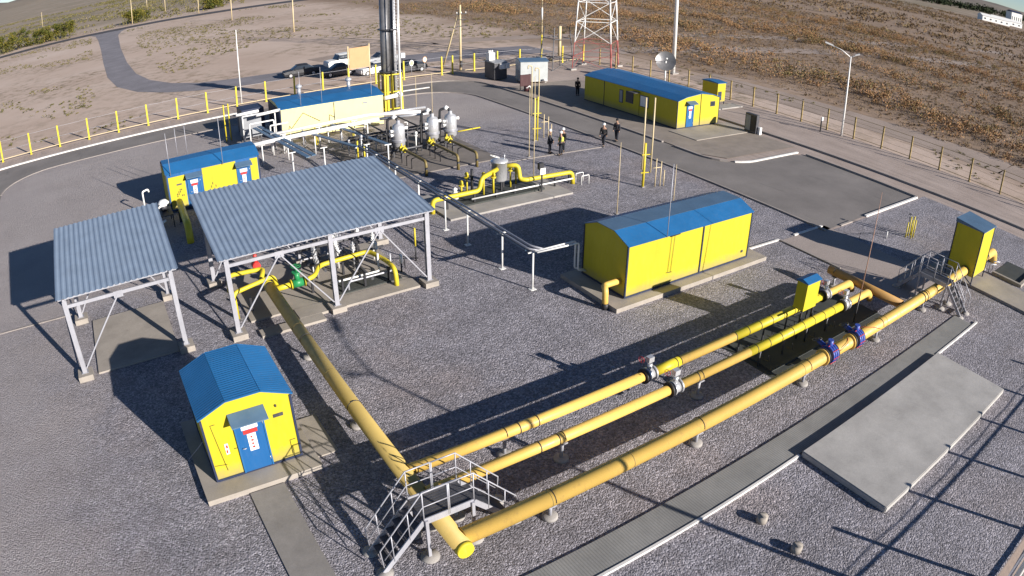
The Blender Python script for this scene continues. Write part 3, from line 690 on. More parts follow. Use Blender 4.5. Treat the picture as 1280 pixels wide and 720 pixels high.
pL = pipeline('main_pipe', 'thick ochre pipe running from under the large shelter towards the camera, shaded on one side', [(5.96, 28.9, Z3), (5.96, 11.35, Z3)], R3, joints=[(5.96, 20.8, Z3), (5.96, 24.6, Z3)],
              supports=[(5.96, 18.6, Z3), (5.96, 23.6, Z3), (5.96, 13.2, Z3)], dirx=False, mat='pipedim', group='thick ochre pipes')
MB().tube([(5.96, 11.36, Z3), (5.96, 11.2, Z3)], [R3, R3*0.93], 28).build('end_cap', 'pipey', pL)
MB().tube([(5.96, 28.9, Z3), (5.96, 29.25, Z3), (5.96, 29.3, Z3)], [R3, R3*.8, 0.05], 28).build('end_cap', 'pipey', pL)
xx = []
p3 = pipeline('main_pipe', 'thickest ochre yellow pipe nearest the camera, with two blue valves near its far end', [(6.15, 11.72, Z3), (42.0, 11.72, Z3), (42.6, 11.72, -0.3)], R3,
              joints=[(8.9, 11.72, Z3), (11.9, 11.72, Z3), (20.5, 11.72, Z3), (27.0, 11.72, Z3)], supports=[(9.0, 11.72, Z3), (14.9, 11.72, Z3), (20.9, 11.72, Z3), (26.6, 11.72, Z3), (31.5, 11.72, Z3), (40.4, 11.72, Z3)], bend=0.55, group='thick ochre pipes')
for x in (22.1, 22.75, 24.15, 24.8, 31.0, 31.3, 36.8, 39.1, 40.3): MB().ring((x, 11.72, Z3), (1, 0, 0), R3+(0.09 if x < 26 else 0.03), 0.07 if x < 26 else 0.05, 28).build('flange', 'black' if x > 30 or x in (22.1, 24.15) else 'black', p3)
for x in (22.0, 24.03): MB().ring((x, 11.72, Z3), (1, 0, 0), R3+0.085, 0.05, 28).build('flange_ring', 'pipe', p3)
for x0 in (22.3, 24.36):
    v = MB()
    for k in range(3): v.ring((x0+0.04+k*0.14, 11.72, Z3), (1, 0, 0), R3+0.12, 0.11, 24)
    v.cyl((x0+0.18, 11.72+0.05), 0.12, Z3+R3, Z3+R3+0.35, 12); v.tube([(x0+0.18, 11.9, Z3+.2), (x0+0.18, 12.35, Z3+.3)], 0.1, 10)
    vo = v.build('valve', 'navyflange', p3)
    s = MB()
    for k in range(3):
        for a in range(0, 360, 45): s.tube([(x0-0.02+k*0.14, 11.72+math.cos(R(a))*0.39, Z3+math.sin(R(a))*0.39), (x0+0.1+k*0.14, 11.72+math.cos(R(a))*0.39, Z3+math.sin(R(a))*0.39)], 0.02, 5)
    s.build('bolt', 'red', vo)
    MB().wheel((x0+0.18, 12.42, Z3+.32), (0, 0.4, 1), 0.2, 0.022).build('hand_wheel', 'darkgrey', vo)
MB().tube([(22.9, 11.45, Z3+.1), (23.1, 11.44, Z3+.2), (23.5, 11.5, Z3+.25), (23.8, 11.72, Z3+.27)], 0.012, 5).build('cable', 'red', p3)
MB().tube([(25.0, 11.9, Z3+.3), (25.7, 11.5, Z3+.24), (26.2, 11.42, Z3+.05)], 0.012, 5).build('cable', 'red', p3)
# twin pipes
Z1, R1, R2_ = 0.92, 0.182, 0.182
for yc, lab, xe, vx in ((14.77, 'ochre yellow pipe farther from the camera of the thin parallel pair', 28.7, 15.4), (13.65, 'ochre yellow pipe nearer the camera of the thin parallel pair', 28.7, 15.6)):
    t = pipeline('twin_pipe', lab, [(6.1, yc, Z1), (vx-0.25, yc, Z1)], R1, supports=[(9.4 if yc > 14 else 10.8, yc, Z1), (16.9, yc, Z1)], joints=[], group='thin parallel pipes')
    MB().tube([(vx+0.3, yc, Z1), (xe, yc, Z1), (xe+0.35, yc, 0.5)], R1, 24, bend=0.2).build('pipe_run', 'pipe', t)
    MB().tube([(19.6 if yc < 14 else 20.0, yc, Z1), (26.3, yc, Z1)], R1+0.004, 24).build('painted_section', 'pipey', t)
    if yc > 14: MB().tube([(vx+0.35, yc, Z1), (vx+1.5, yc, Z1)], R1+0.004, 24).build('painted_section', 'pipey', t)
    for x in [9.9, 10.6, vx-0.3, 16.7] + [20.0+k*0.78 for k in range(9)]:
        MB().ring((x, yc, Z1), (1, 0, 0), R1+0.014, 0.03, 24).build('pipe_band', 'black', t)
    for x in (20.4, 22.0, 23.6, 25.2):
        MB().tube([(x, yc, Z1-R1), (x, yc, 0.02)], 0.04, 8).build('support', 'darkgrey', t)
        MB().tube([(x+.3, yc-0.22, 0.5), (x+.3, yc-0.3, 0.25), (x+.3, yc, 0.2)], 0.02, 6).build('drain_tube', 'black', t)
    for x0, mt in ((vx, 'silver'), (26.5, 'silver')):
        v = MB(); v.ring((x0-0.12, yc, Z1), (1, 0, 0), R1+0.09, 0.06, 20).ring((x0+0.0, yc, Z1), (1, 0, 0), R1+0.04, 0.26, 20).ring((x0+0.2, yc, Z1), (1, 0, 0), R1+0.09, 0.06, 20)
        v.cyl((x0, yc), 0.09, Z1+R1, Z1+R1+0.28, 12); v.cbox((x0+.02, yc+.05, Z1+R1+.42), (0.24, 0.2, 0.2))
        vo = v.build('valve', mt, t)
        MB().ring((x0-0.26, yc, Z1), (1, 0, 0), R1+0.1, 0.07, 20).build('flange', 'black', vo)
        MB().wheel((x0-0.3, yc+0.15, Z1+R1+.45), (1, 0.2, 0), 0.12, 0.009).build('hand_wheel', 'red', vo)
hp = pipeline('header_pipe', 'brownish header pipe crossing behind the ends of the twin pipes', [(29.35, 12.0, Z3), (29.35, 16.4, Z3)], 0.22, mat=paint('brown ochre paint', (0.42, 0.235, 0.07), 0.5), supports=[(29.35, 16.0, Z3)], dirx=False)
rod = thing('lightning_rod', 'tall thin rusty rod rising beside the far end of the nearer twin pipe', 'rod', (27.0, 13.2, 0))
MB().tube([(27.0, 13.2, 0.0), (27.0, 13.2, 1.3)], 0.04, 8).build('base_tube', 'black', rod)
MB().tube([(27.0, 13.2, 1.3), (27.35, 13.35, 6.2)], [0.03, 0.012], 8).build('pole', paint('rust primer', (0.38, 0.22, 0.16), 0.6), rod)

# ------------------------------------------------------------------ crossover stairs
def crossover(label, loc, rz, H_, L_=1.5, W_=0.92, run=1.3, nst=5):
    t = thing('crossover_stairs', label, 'stairs', loc, rz, 'steel stairs stepping over the pipes')
    hx = L_/2; hy = W_/2
    d = MB()
    for k in range(9): y = -hy+0.05+k*(W_-0.1)/8; d.box(-hx, hx, y-0.04, y+0.04, H_-0.03, H_)
    for k in range(6): x = -hx+0.02+k*(L_-0.04)/5; d.box(x-0.012, x+0.012, -hy+.03, hy-.03, H_-0.045, H_-0.031)
    d.build('deck', 'darkgrey', t, local=True)
    MB().box(-hx, hx, -hy-0.03, -hy, H_-0.16, H_+0.06).build('side_beam', 'galv', t, local=True)
    MB().box(-hx, hx, hy, hy+0.03, H_-0.16, H_+0.06).build('side_beam', 'galv', t, local=True)
    for sx in (-1, 1):
        for sy in (-1, 1):
            MB().box(sx*(hx-0.05)-0.045, sx*(hx-0.05)+0.045, sy*(hy+0.031)-0.0+(0 if sy > 0 else -0.06), sy*(hy+0.031)+(0.06 if sy > 0 else 0.0), 0.06, H_).build('leg', 'galv', t, local=True)
            MB().lathe((sx*(hx-0.05), sy*(hy+0.06)), [(0.27, 0), (0.27, 0.06), (0.001, 0.061)], 18).build('footing', 'concrete', t, local=True)
            MB().lathe((sx*(hx+run), sy*(hy)), [(0.24, 0), (0.24, 0.05), (0.001, 0.051)], 16).build('footing', 'concrete', t, local=True)
            MB().bar((sx*(hx), sy*hy, H_-0.05), (sx*(hx+run), sy*hy, 0.05), 0.04, 0.16).build('stringer', 'galv', t, local=True)
            # handrail
            h = MB(); top = H_+1.0; yy = sy*(hy+0.015)
            pts = [(sx*(hx+run), yy, 0.28), (sx*(hx+run+0.04), yy, 0.95), (sx*hx, yy, top), (0, yy, top)]
            h.tube(pts, 0.022, 8)
            h.tube([(sx*(hx+run-.05), yy, 0.55), (sx*hx, yy, H_+0.5), (0, yy, H_+0.5)], 0.016, 8)
            for x, z0 in ((sx*hx, H_), (sx*0.02, H_)): h.tube([(x, yy, z0-.1), (x, yy, top)], 0.02, 8)
            for k in (0.35, 0.75): x = hx+run*k; zb_ = H_*(1-k); h.tube([(sx*x, yy, zb_), (sx*x, yy, zb_+0.98)], 0.018, 8)
            h.build('handrail', 'galv', t, local=True)
        for k in range(1, nst+1):
            z = H_*(1-k/(nst+1)); x = hx+run*k/(nst+1)
            s = MB(); s.box(min(sx*(x-0.12), sx*(x+0.12)), max(sx*(x-0.12), sx*(x+0.12)), -hy+.03, hy-.03, z-0.03, z)
            s.build('tread', 'darkgrey' , t, local=True)
    return t
crossover('steel crossover stairs over the thick pipe, nearest the camera with pale handrails', (6.05, 12.68, 0), 0, 1.45)
crossover('steel crossover stairs beside the tall yellow cabinet at the far end of the thick pipe', (33.1, 11.95, 0), R(90), 1.3, L_=1.7, W_=0.8, run=1.15)

# ------------------------------------------------------------------ pipework under the large shelter
sk = thing('pipe_manifold', 'yellow and silver pipework with green valve beneath the large grey shelter', 'pipework', (8, 29, 0))
MB().tube([(5.7, 29.6, 0.8), (6.2, 30.9, 0.85), (4.45, 31.1, 0.85), (4.4, 31.1, 0.0)], 0.11, 14, bend=0.3).build('pipe', 'pipey', sk)
MB().tube([(4.15, 28.3, 0.0), (4.15, 28.3, 1.25), (6.2, 28.9, 1.3), (6.3, 28.9, 0.8)], 0.10, 14, bend=0.25).build('pipe', 'pipey', sk)
MB().tube([(6.1, 28.55, 0.8), (7.0, 28.6, 0.8)], 0.13, 16).build('pipe', 'pipey', sk)
MB().tube([(7.6, 28.65, 0.8), (8.1, 28.75, 0.85), (8.6, 29.6, 0.9), (11.2, 29.7, 0.95), (11.5, 28.2, 0.95), (11.5, 27.3, 0.9), (11.5, 27.2, 0.0)], 0.11, 14, bend=0.35).build('pipe', 'pipey', sk)
for x in (6.9, 7.55): MB().ring((x, 28.6, 0.8), (1, 0, 0), 0.24, 0.05, 20).build('flange', 'pipey', sk)
gv = MB(); gv.ring((7.22, 28.62, 0.8), (1, 0, 0), 0.2, 0.5, 18); gv.cyl((7.22, 28.62), 0.13, 0.9, 1.35, 14); gv.cyl((7.22, 28.62), 0.22, 1.3, 1.36, 16); gv.cyl((7.22, 28.62), 0.05, 1.36, 1.65, 8)
gv = gv.build('valve', 'green', sk); MB().wheel((7.22, 28.62, 1.62), (0, 0, 1), 0.22, 0.02).build('hand_wheel', 'green', gv)
gv = MB(); gv.ring((6.0, 31.6, 0.8), (0, 1, 0), 0.2, 0.4, 18); gv.cyl((6.0, 31.6), 0.1, 0.9, 1.5, 12); gv = gv.build('valve', 'red', sk); MB().wheel((6.0, 31.6, 1.5), (0, 0, 1), 0.25, 0.02).build('hand_wheel', 'red', gv)
for yy, c_, mt in ((28.2, 8.9, 'white'), (30.6, 8.6, 'white'), (31.4, 8.2, 'galv'), (27.9, 9.4, 'galv')):
    MB().tube([(c_, yy, 0.0), (c_, yy, 0.55), (c_+2.2, yy, 0.55), (c_+2.35, yy+0.5, 0.55), (c_+2.35, yy+0.5, 1.2)], 0.05, 10, bend=0.15).build('small_pipe', mt, sk)
for k in range(24):
    x = 8.6+0.42*(k % 8)+0.1*(k//8); y = 29.9+0.55*((k*7) % 5); v = MB(); z = 0.9+0.12*(k % 3)
    v.tube([(x, y, 0.1), (x, y, z+0.4)], 0.045, 10); v.ring((x, y, z), (0, 0, 1), 0.12, 0.05, 14); v.ring((x, y, z+.25), (0, 0, 1), 0.11, 0.04, 14); v.ring((x, y, z+0.12), (0, 1, 0), 0.09, 0.2, 12)
    v.build('valve', ('silver', 'black', 'darkgrey', 'white')[k % 4], sk)
for (a, c_) in (((8.2, 30.2, 0.75), (12.2, 30.3, 0.75)), ((8.2, 31.3, 1.1), (12.0, 31.3, 1.1)), ((9.0, 29.9, 0.4), (9.0, 32, 0.4)), ((10.6, 27.9, 0.4), (10.6, 31.8, 0.4))):
    MB().tube([a, c_], 0.07, 12).build('pipe', 'darkgrey', sk)
MB().box(8.9, 12.0, 27.7, 28.9, 0.104, 0.16).build('rubber_mat', 'padding', sk)
for x in (9.1, 10.2, 11.4):
    MB().box(x-0.05, x+0.05, 27.8, 27.9, 0.1, 0.8).build('support', 'black', sk)
for x, y in ((7.9, 28.65), (4.9, 28.5), (9.8, 29.65)): MB().box(x-0.05, x+0.05, y-0.05, y+0.05, 0.0, 0.75).build('support', 'black', sk)
b = MB(); b.tube([(12.7, 28.9, 0.02), (12.7, 28.9, 0.6), (13.7, 29.5, 0.02)], 0.03, 8); b.build('bracket', 'black', sk)
yp = thing('vent_pipe', 'short yellow topped vent pipe standing right of the large shelter', 'pipe', (13.5, 29.3, 0)); MB().tube([(13.5, 29.3, 0.8), (13.5, 29.3, 1.75)], 0.045, 10).build('upper_tube', 'pipey', yp); MB().tube([(13.5, 29.3, 0.0), (13.5, 29.3, 0.8)], 0.04, 10).build('lower_tube', 'black', yp)
wp = thing('vent_pipe', 'short white capped vent pipe at the front right of the shelter pipework', 'pipe', (12.3, 28.4, 0)); MB().tube([(12.3, 28.4, 0.55), (12.3, 28.4, 1.0)], 0.08, 10).build('upper_tube', 'white', wp); MB().tube([(12.3, 28.4, 0.0), (12.3, 28.4, 0.55)], 0.04, 10).build('lower_tube', 'black', wp)

# between the shelters
op = thing('elbow_pipe', 'olive pipe elbow in the shade between the two grey shelters', 'pipe', (4.0, 41, 0))
MB().tube([(3.9, 43.6, 0.9), (3.75, 39.0, 0.9), (3.7, 38.6, -0.1)], 0.22, 18, bend=0.5).build('pipe_run', 'pipey', op)
for y in (40, 42.4): MB().box(3.6, 4.0, y-0.05, y+0.05, 0, 0.7).build('support', 'black', op)
eq = thing('gas_regulator', 'small silver topped regulator on a dark frame before the two door cabin', 'regulator', (2.9, 42.8, 0))
b = MB()
for x in (2.4, 3.2):
    for y in (41.8, 43.4): b.box(x-0.03, x+0.03, y-0.03, y+0.03, 0, 0.8)
b.box(2.35, 3.25, 41.75, 43.45, 0.8, 0.84); b.build('frame', 'black', eq)
MB().cyl((2.8, 42.9), 0.2, 0.84, 1.25, 14).build('body', 'darkgrey', eq); MB().lathe((2.8, 42.9), [(0.36, 1.25), (0.38, 1.32), (0.2, 1.5), (0.01, 1.52)], 18).build('cap', 'white', eq)
gp = thing('gooseneck_pipe', 'white gooseneck vent pipe in the shade behind the small shelter', 'pipe', (1.7, 45.6, 0)); MB().tube([(1.7, 45.6, 0), (1.7, 45.6, 1.5), (2.1, 45.75, 1.55), (2.15, 45.75, 1.35)], 0.06, 10, bend=0.12).build('tube', 'white', gp)
gp = thing('gooseneck_pipe', 'short white pipe stub just behind the corner of the small shelter', 'pipe', (2.2, 40.0, 0)); MB().tube([(2.2, 40.0, 0), (2.2, 40, 1.0), (2.6, 40.2, 1.1)], 0.07, 10, bend=0.1).build('tube', 'white', gp)

# ------------------------------------------------------------------ cable and pipe racks
rk = thing('pipe_rack', 'thin grey pipe rack on posts running from the big shelter to the central yellow cabin', 'rack', (16.6, 32, 0))
for dx in (-0.13, 0.13): MB().tube([(16.55+dx, 44.0, 2.0), (16.55+dx, 24.0+dx, 2.0), (16.9+dx, 23.6, 1.95)], 0.05, 10, bend=0.2).build('pipe', 'galv', rk)
MB().box(16.36, 16.4, 24, 44, 1.86, 1.94).build('tray', 'bluegrey', rk)
for y in (23.75, 26.3, 29.6, 32.0, 35.2, 38.4, 41.6):
    p = MB(); p.tube([(16.6, y, 0.02), (16.6, y, 1.86)], 0.045, 10); p.box(16.32, 16.88, y-0.03, y+0.03, 1.84, 1.885); p.box(16.45, 16.75, y-0.13, y+0.13, 0, 0.03); p.build('post', 'white', rk)
rk2 = thing('pipe_rack', 'white pipe rack with thick insulated pipes before the pale yellow boiler house', 'rack', (16, 50, 0))
MB().tube([(10.3, 50.3, 1.7), (13, 50.45, 1.72), (20.8, 50.9, 1.75)], 0.16, 14).build('pipe', 'white', rk2)
MB().tube([(12.4, 52.3, 1.7), (20.6, 52.6, 1.8), (24.5, 51.0, 1.8)], 0.13, 14, bend=0.3).build('pipe', 'white', rk2)
MB().tube([(20.8, 50.9, 1.75), (24.0, 48.6, 2.2)], 0.11, 12).build('pipe', 'silver', rk2)
MB().tube([(21.5, 52.4, 1.8), (25.5, 52.2, 1.8)], 0.11, 12).build('pipe', 'silver', rk2)
for x, y in ((11.2, 50.35), (13.2, 50.45), (15.4, 50.6), (17.6, 50.7), (19.8, 50.8), (13.4, 52.35), (16.4, 52.5), (19.4, 52.6), (12.3, 46.0), (14.5, 45.7), (17.2, 44.5), (18.4, 43.6), (22.6, 49.5)):
    p = MB(); hh = 1.55 if y > 48 else 1.8; p.tube([(x, y, 0.01), (x, y, hh)], 0.05, 8); p.box(x-0.25, x+0.25, y-0.03, y+0.03, hh-0.03, hh+0.02); p.build('post', 'white', rk2)
for a, c_ in (((11.9, 55.6, 1.7), (13.0, 44.5, 1.7)), ((12.3, 55.6, 1.75), (13.4, 44.5, 1.75)), ((17.4, 52.4, 1.6), (18.6, 43.8, 1.7)), ((15.0, 52.4, 1.5), (16.4, 44.2, 1.85))):
    MB().bar(a, c_, 0.32, 0.06).build('tray', 'bluegrey', rk2)
for k in range(7):
    x = 13.5+k*1.0; MB().tube([(x, 50.6, 1.5), (x+0.1, 50.9, 0.6), (x+0.5, 51.6, 0.55), (x+0.5, 52.4, 1.6)], 0.035, 8, bend=0.15).build('small_pipe', ('white', 'galv', 'pipey')[k % 3], rk2)
pf = thing('portal_frame', 'white tubular portal frames beside the left end of the boiler house', 'frame', (12.2, 55, 0))
for x0, x1, y, z in ((11.15, 13.9, 56.4, 2.6), (11.2, 13.2, 54.1, 2.4), (12.75, 14.2, 53.6, 2.1), (12.6, 13.6, 52.6, 1.6)):
    MB().tube([(x0, y, 0), (x0, y, z), (x1, y, z), (x1, y, 0 if x1 < 14 else z)], 0.06, 10, bend=0.12).build('tube', 'white', pf)
MB().tube([(10.9, 57.8, 2.5), (12.9, 58.0, 2.5)], 0.13, 12).build('pipe', 'white', pf); MB().tube([(12.2, 55.9, 2.6), (14.3, 56.2, 2.65)], 0.12, 12).build('pipe', 'white', pf)
MB().box(11.3, 12.9, 57.2, 58.6, 0.6, 2.3).build('heat_exchanger', 'grey', pf)
for x, y in ((11.4, 57.3), (12.8, 57.3), (11.4, 58.5), (12.8, 58.5)): MB().box(x-0.05, x+0.05, y-0.05, y+0.05, 0, 0.6).build('leg', 'darkgrey', pf)
MB().box(11.9, 13.9, 60.2, 62.4, 0, 2.3).build('side_cladding', 'navy', pf)

# ------------------------------------------------------------------ filter vessels
def vessel(label, x, y, xo, yo=40.9):
    t = thing('filter_vessel', label, 'tank', (x, y, 0.08), group='upright silver filter vessels')
    r = 0.46
    MB().lathe((x, y), [(0.05, 0.75), (0.25, 0.8), (r, 0.98), (r, 2.35), (0.36, 2.52), (0.14, 2.62), (0.14, 2.8), (0.02, 2.86)], 24).build('shell', 'silver', t)
    MB().cyl((x, y), r+0.07, 1.30, 1.37, 24).build('flange', 'galv', t); MB().cyl((x, y), r+0.07, 1.385, 1.45, 24).build('flange', 'galv', t)
    for k in range(3): a = 2*math.pi*k/3+0.5; MB().box(x+math.cos(a)*0.4-0.05, x+math.cos(a)*0.4+0.05, y+math.sin(a)*0.4-0.05, y+math.sin(a)*0.4+0.05, 0.08, 1.1).build('leg', 'darkgrey', t)
    for sx, z in ((-1, 2.1), (1, 2.2), (-1, 1.8)): MB().tube([(x+sx*0.4, y, z), (x+sx*0.68, y-0.05, z)], [0.1, 0.13], 12).build('nozzle', 'white', t)
    MB().tube([(x, y, 2.8), (x-0.1, y+0.3, 3.0), (x-0.6, y+0.5, 2.9), (x-0.7, y+0.5, 0.3)], 0.10, 12, bend=0.2).build('pipe', 'black', t)
    MB().lathe((x-0.15, y+0.35), [(0.02, 2.85), (0.2, 2.9), (0.2, 3.05), (0.02, 3.2)], 14).build('cap', 'white', t)
    MB().tube([(x, y-0.3, 1.0), (xo, y-1.3, 1.0), (xo, yo, 1.0), (xo, yo-0.05, 0.0)], 0.095, 14, bend=0.3).build('outlet_pipe', 'oliveb' , t)
    MB().tube([(xo, yo+0.0, 0.0), (xo, yo-0.03, 0.6)], 0.1, 14).build('pipe_band', 'black', t)
    for k in range(3):
        yy = y-1.4-k*0.8; MB().tube([(xo-0.25, yy, 0.08), (xo-0.25, yy, 0.8), (xo+0.2, yy, 0.85)], 0.035, 8, bend=0.1).build('support', 'black', t)
    for k in range(2):
        v = MB(); v.ring((xo, y-0.9-k*0.5, 1.0), (0, 1, 0), 0.19, 0.08, 16); v.cyl((xo, y-0.9-k*0.5), 0.05, 1.1, 1.35, 8); v.build('valve', 'pipey', t)
    MB().box(x-0.9, x-0.82, y+0.1, y+0.18, 0.08, 2.3).build('frame_post', 'black', t); MB().box(x-0.55, x-0.48, y+0.9, y+0.97, 0.08, 2.2).build('frame_post', 'black', t)
    MB().bar((x-0.86, y+0.14, 2.2), (x-0.5, y+0.95, 2.15), 0.06).build('frame_post', 'black', t)
vessel('leftmost of the three upright silver filter vessels on the stained slab', 20.1, 45.6, 19.9)
vessel('middle one of the three upright silver filter vessels on the stained slab', 23.0, 46.0, 22.3)
vessel('rightmost of the three upright silver filter vessels on the stained slab', 24.5, 46.0, 23.7, 40.8)
fp = thing('filter_pipework', 'dark tangle of valves and pipes between the silver filter vessels', 'pipework', (19, 47.5, 0.08))
for k in range(22):
    x = 17.0+rnd.random()*5.6; y = 45.2+rnd.random()*3.6; z = 0.9+rnd.random()*1.2
    if abs(x-20.1) < 0.6 and abs(y-45.6) < 0.7: continue
    v = MB(); v.tube([(x, y, 0.08), (x, y, z)], 0.05, 8); v.ring((x, y, z-0.2), (0, 0, 1), 0.13, 0.06, 12); v.ring((x, y, z), (1, 0, 0), 0.12, 0.16, 12)
    v.build('valve', ('black', 'darkgrey', 'silver', 'black', 'white')[k % 5], fp)
for y, z in ((46.8, 1.3), (47.6, 1.6), (48.6, 1.1), (45.4, 0.7)): MB().tube([(17.0, y, z), (24.8, y, z)], 0.08, 12).build('pipe', 'darkgrey', fp)
for x, z in ((17.6, 2.1), (19.2, 2.0), (21.6, 2.2)): MB().tube([(x, 45.2, z), (x, 49.0, z)], 0.06, 10).build('pipe', 'black', fp)
MB().tube([(24.9, 45.6, 1.25), (26.8, 45.6, 1.3)], 0.05, 10).build('pipe', 'pipey', fp)
for y in (45.0, 46.3): MB().tube([(17.2, y, 0.08), (17.2, y, 1.7)], 0.06, 10).build('yellow_post', 'pipey', fp)

# ------------------------------------------------------------------ separator
sp = thing('gas_separator', 'silver separator vessel with yellow pipes on its own slab in mid yard', 'tank', (22.3, 35.4, 0.12))
MB().box(18.7, 24.7, 34.2, 36.4, 0.122, 0.22).build('rubber_mat', 'padding', sp)
MB().lathe((22.25, 35.6), [(0.1, 0.7), (0.4, 0.75), (0.48, 0.85), (0.48, 1.95), (0.55, 1.96), (0.55, 2.04), (0.3, 2.12), (0.02, 2.18)], 24).build('shell', 'silver', sp)
for k in range(3): a = 2*math.pi*k/3+0.3; MB().box(22.25+math.cos(a)*0.38-0.05, 22.25+math.cos(a)*0.38+0.05, 35.6+math.sin(a)*0.38-0.05, 35.6+math.sin(a)*0.38+0.05, 0.2, 0.9).build('leg', 'black', sp)
MB().wheel((22.0, 35.7, 2.3), (0.3, 0, 1), 0.3, 0.02).build('hand_wheel', 'white', sp); MB().tube([(22.5, 35.4, 2.05), (22.5, 35.4, 2.45)], 0.03, 8).build('nozzle', 'silver', sp)
MB().tube([(17.1, 34.5, -0.05), (17.1, 34.5, 0.8), (20.2, 34.5, 0.8), (20.4, 34.6, 1.5), (21.9, 35.3, 1.6)], 0.14, 16, bend=0.3).build('inlet_pipe', 'pipey', sp)
MB().tube([(22.6, 35.5, 1.65), (23.3, 35.1, 1.7), (23.3, 34.9, 0.85), (23.6, 34.7, 0.8), (27.0, 34.5, 0.8), (27.1, 34.5, 0.0)], 0.14, 16, bend=0.3).build('outlet_pipe', 'pipey', sp)
MB().tube([(19.5, 34.2, 0.5), (26.8, 34.15, 0.5)], 0.05, 10).build('small_pipe', 'white', sp)
for x in (18.0, 19.8, 21.3, 22.6, 24.6, 25.6, 26.7): MB().box(x-0.05, x+0.05, 34.35, 34.45, 0.12, 0.7).build('support', 'black', sp)
for x, y, z in ((19.6, 35.6, 0.9), (20.2, 36.0, 1.2), (20.9, 35.2, 1.3), (21.4, 34.9, 1.3), (23.0, 35.5, 1.3), (23.6, 35.8, 1.1)):
    v = MB(); v.tube([(x, y, 0.22), (x, y, z+.3)], 0.06, 10); v.ring((x, y, z), (0, 0, 1), 0.17, 0.08, 16); v.ring((x, y, z+.18), (1, 0, 0), 0.15, 0.1, 14)
    v.build('valve', 'pipey', sp)
MB().tube([(20.5, 35.9, 0.2), (20.5, 35.9, 1.7)], 0.09, 10).build('riser', 'black', sp)
v = MB(); v.lathe((19.0, 35.3), [(0.22, 0.3), (0.22, 0.6), (0.1, 0.8), (0.16, 0.9), (0.02, 1.0)], 16); v.build('filter_pot', 'white', sp)
gs = thing('gauge_stand', 'black post carrying a small white gauge box in front of the separator', 'gauge', (24.3, 34.0, 0.1)); MB().box(24.26, 24.34, 33.96, 34.04, 0.1, 1.5).build('post', 'black', gs); MB().box(24.12, 24.5, 33.9, 33.95, 1.25, 1.65).build('gauge_box', 'white', gs); MB().box(24.1, 24.42, 33.97, 34.2, 1.55, 1.95).build('instrument', 'black', gs)
hr = thing('pipe_guard', 'small white tubular guard at the right end of the separator pipe', 'guard', (27.5, 34.3, 0))
for y in (34.0, 34.6): MB().tube([(27.4, y, 0), (27.4, y, 0.6), (28.0, y, 0.6), (28.0, y, 0)], 0.03, 8, bend=0.08).build('tube', 'white', hr)

# ------------------------------------------------------------------ vent stacks, rods, masts
def stack(label, x, y, parts, group='yellow vent stacks'):
    t = thing('vent_stack', label, 'vent', (x, y, 0), group=group)
    for dx, dy, z0, z1, r, m, goose in parts:
        pts = [(x+dx, y+dy, z0), (x+dx, y+dy, z1)]
        if goose: pts += [(x+dx-0.28, y+dy+0.1, z1+0.05), (x+dx-0.3, y+dy+0.1, z1-0.2)]
        MB().tube(pts, r, 10, bend=0.1 if goose else 0).build('tube', m, t)
    for z in (1.0, 2.2): MB().bar((x-0.25, y, z), (x+0.45, y-0.15, z), 0.05).build('clamp', 'pipey', t)
    MB().box(x-0.12, x+0.12, y-0.12, y+0.12, 0, 0.06).build('base', 'concrete', t)
    return t
pole_c = paint('faded cream pipe paint', (0.62, 0.50, 0.30), 0.5)
M['cream'] = pole_c
stack('pair of tall yellow vent pipes left of the standing people', 30.8, 44.1, [(-0.05, 0, 0, 3.4, 0.075, 'pipey', 0), (-0.3, 0.1, 2.0, 5.9, 0.045, 'cream', 1), (0.25, -0.05, 2.0, 5.7, 0.045, 'cream', 1), (0.18, -0.05, 0, 3.5, 0.055, 'pipey', 0)])
stack('pair of tall yellow vent pipes with thick base, right of centre yard', 30.6, 31.7, [(0.0, 0, 0, 2.95, 0.085, 'pipey', 0), (-0.13, 0.05, 1.2, 5.9, 0.05, 'cream', 0), (0.4, -0.2, 1.0, 5.9, 0.05, 'cream', 0)])
for x, y, lab in ((31.9, 44.5, 'low cream tubular stand beside the vent pipes near the people'), (31.4, 31.4, 'low cream tubular stand beside the thick based vent pipes')):
    t = thing('tube_stand', lab, 'stand', (x, y, 0), group='low cream tubular stands')
    for dx, z in ((0, 1.9), (0.35, 1.7), (0.6, 1.1)): MB().tube([(x+dx, y-dx*.3, 0), (x+dx, y-dx*.3, z)], 0.035, 8).build('tube', 'cream', t)
    MB().tube([(x-0.3, y, 1.3), (x+0.3, y-.1, 1.3)], 0.03, 8).build('tube', 'cream', t)
def rodt(label, x, y, z1, r=0.03, z0=0, m='cream', grp='thin free standing rods'):
    t = thing('lightning_rod', label, 'rod', (x, y, z0), group=grp)
    MB().tube([(x, y, z0), (x, y, z1)], [r, r*0.5], 8).build('pole', m, t); MB().box(x-0.1, x+0.1, y-0.1, y+0.1, z0, z0+0.05).build('base', 'concrete', t)
rodt('thin cream rod standing behind the large yellow cabin roof', 26.0, 28.9, 4.3)
rodt('shorter cream rod at the right behind the large yellow cabin', 30.0, 28.3, 2.6)
rodt('tall thin rod with white gauge stand at its foot near the separator', 25.5, 36.6, 6.8, 0.03)
rodt('thin pale rod left of the standing people', 28.0, 40.8, 5.0, 0.035)
rodt('left of two thin pale rods behind the silver filter vessels', 28.2, 59.6, 3.0)
rodt('right of two thin pale rods behind the silver filter vessels', 28.4, 56.7, 3.7)
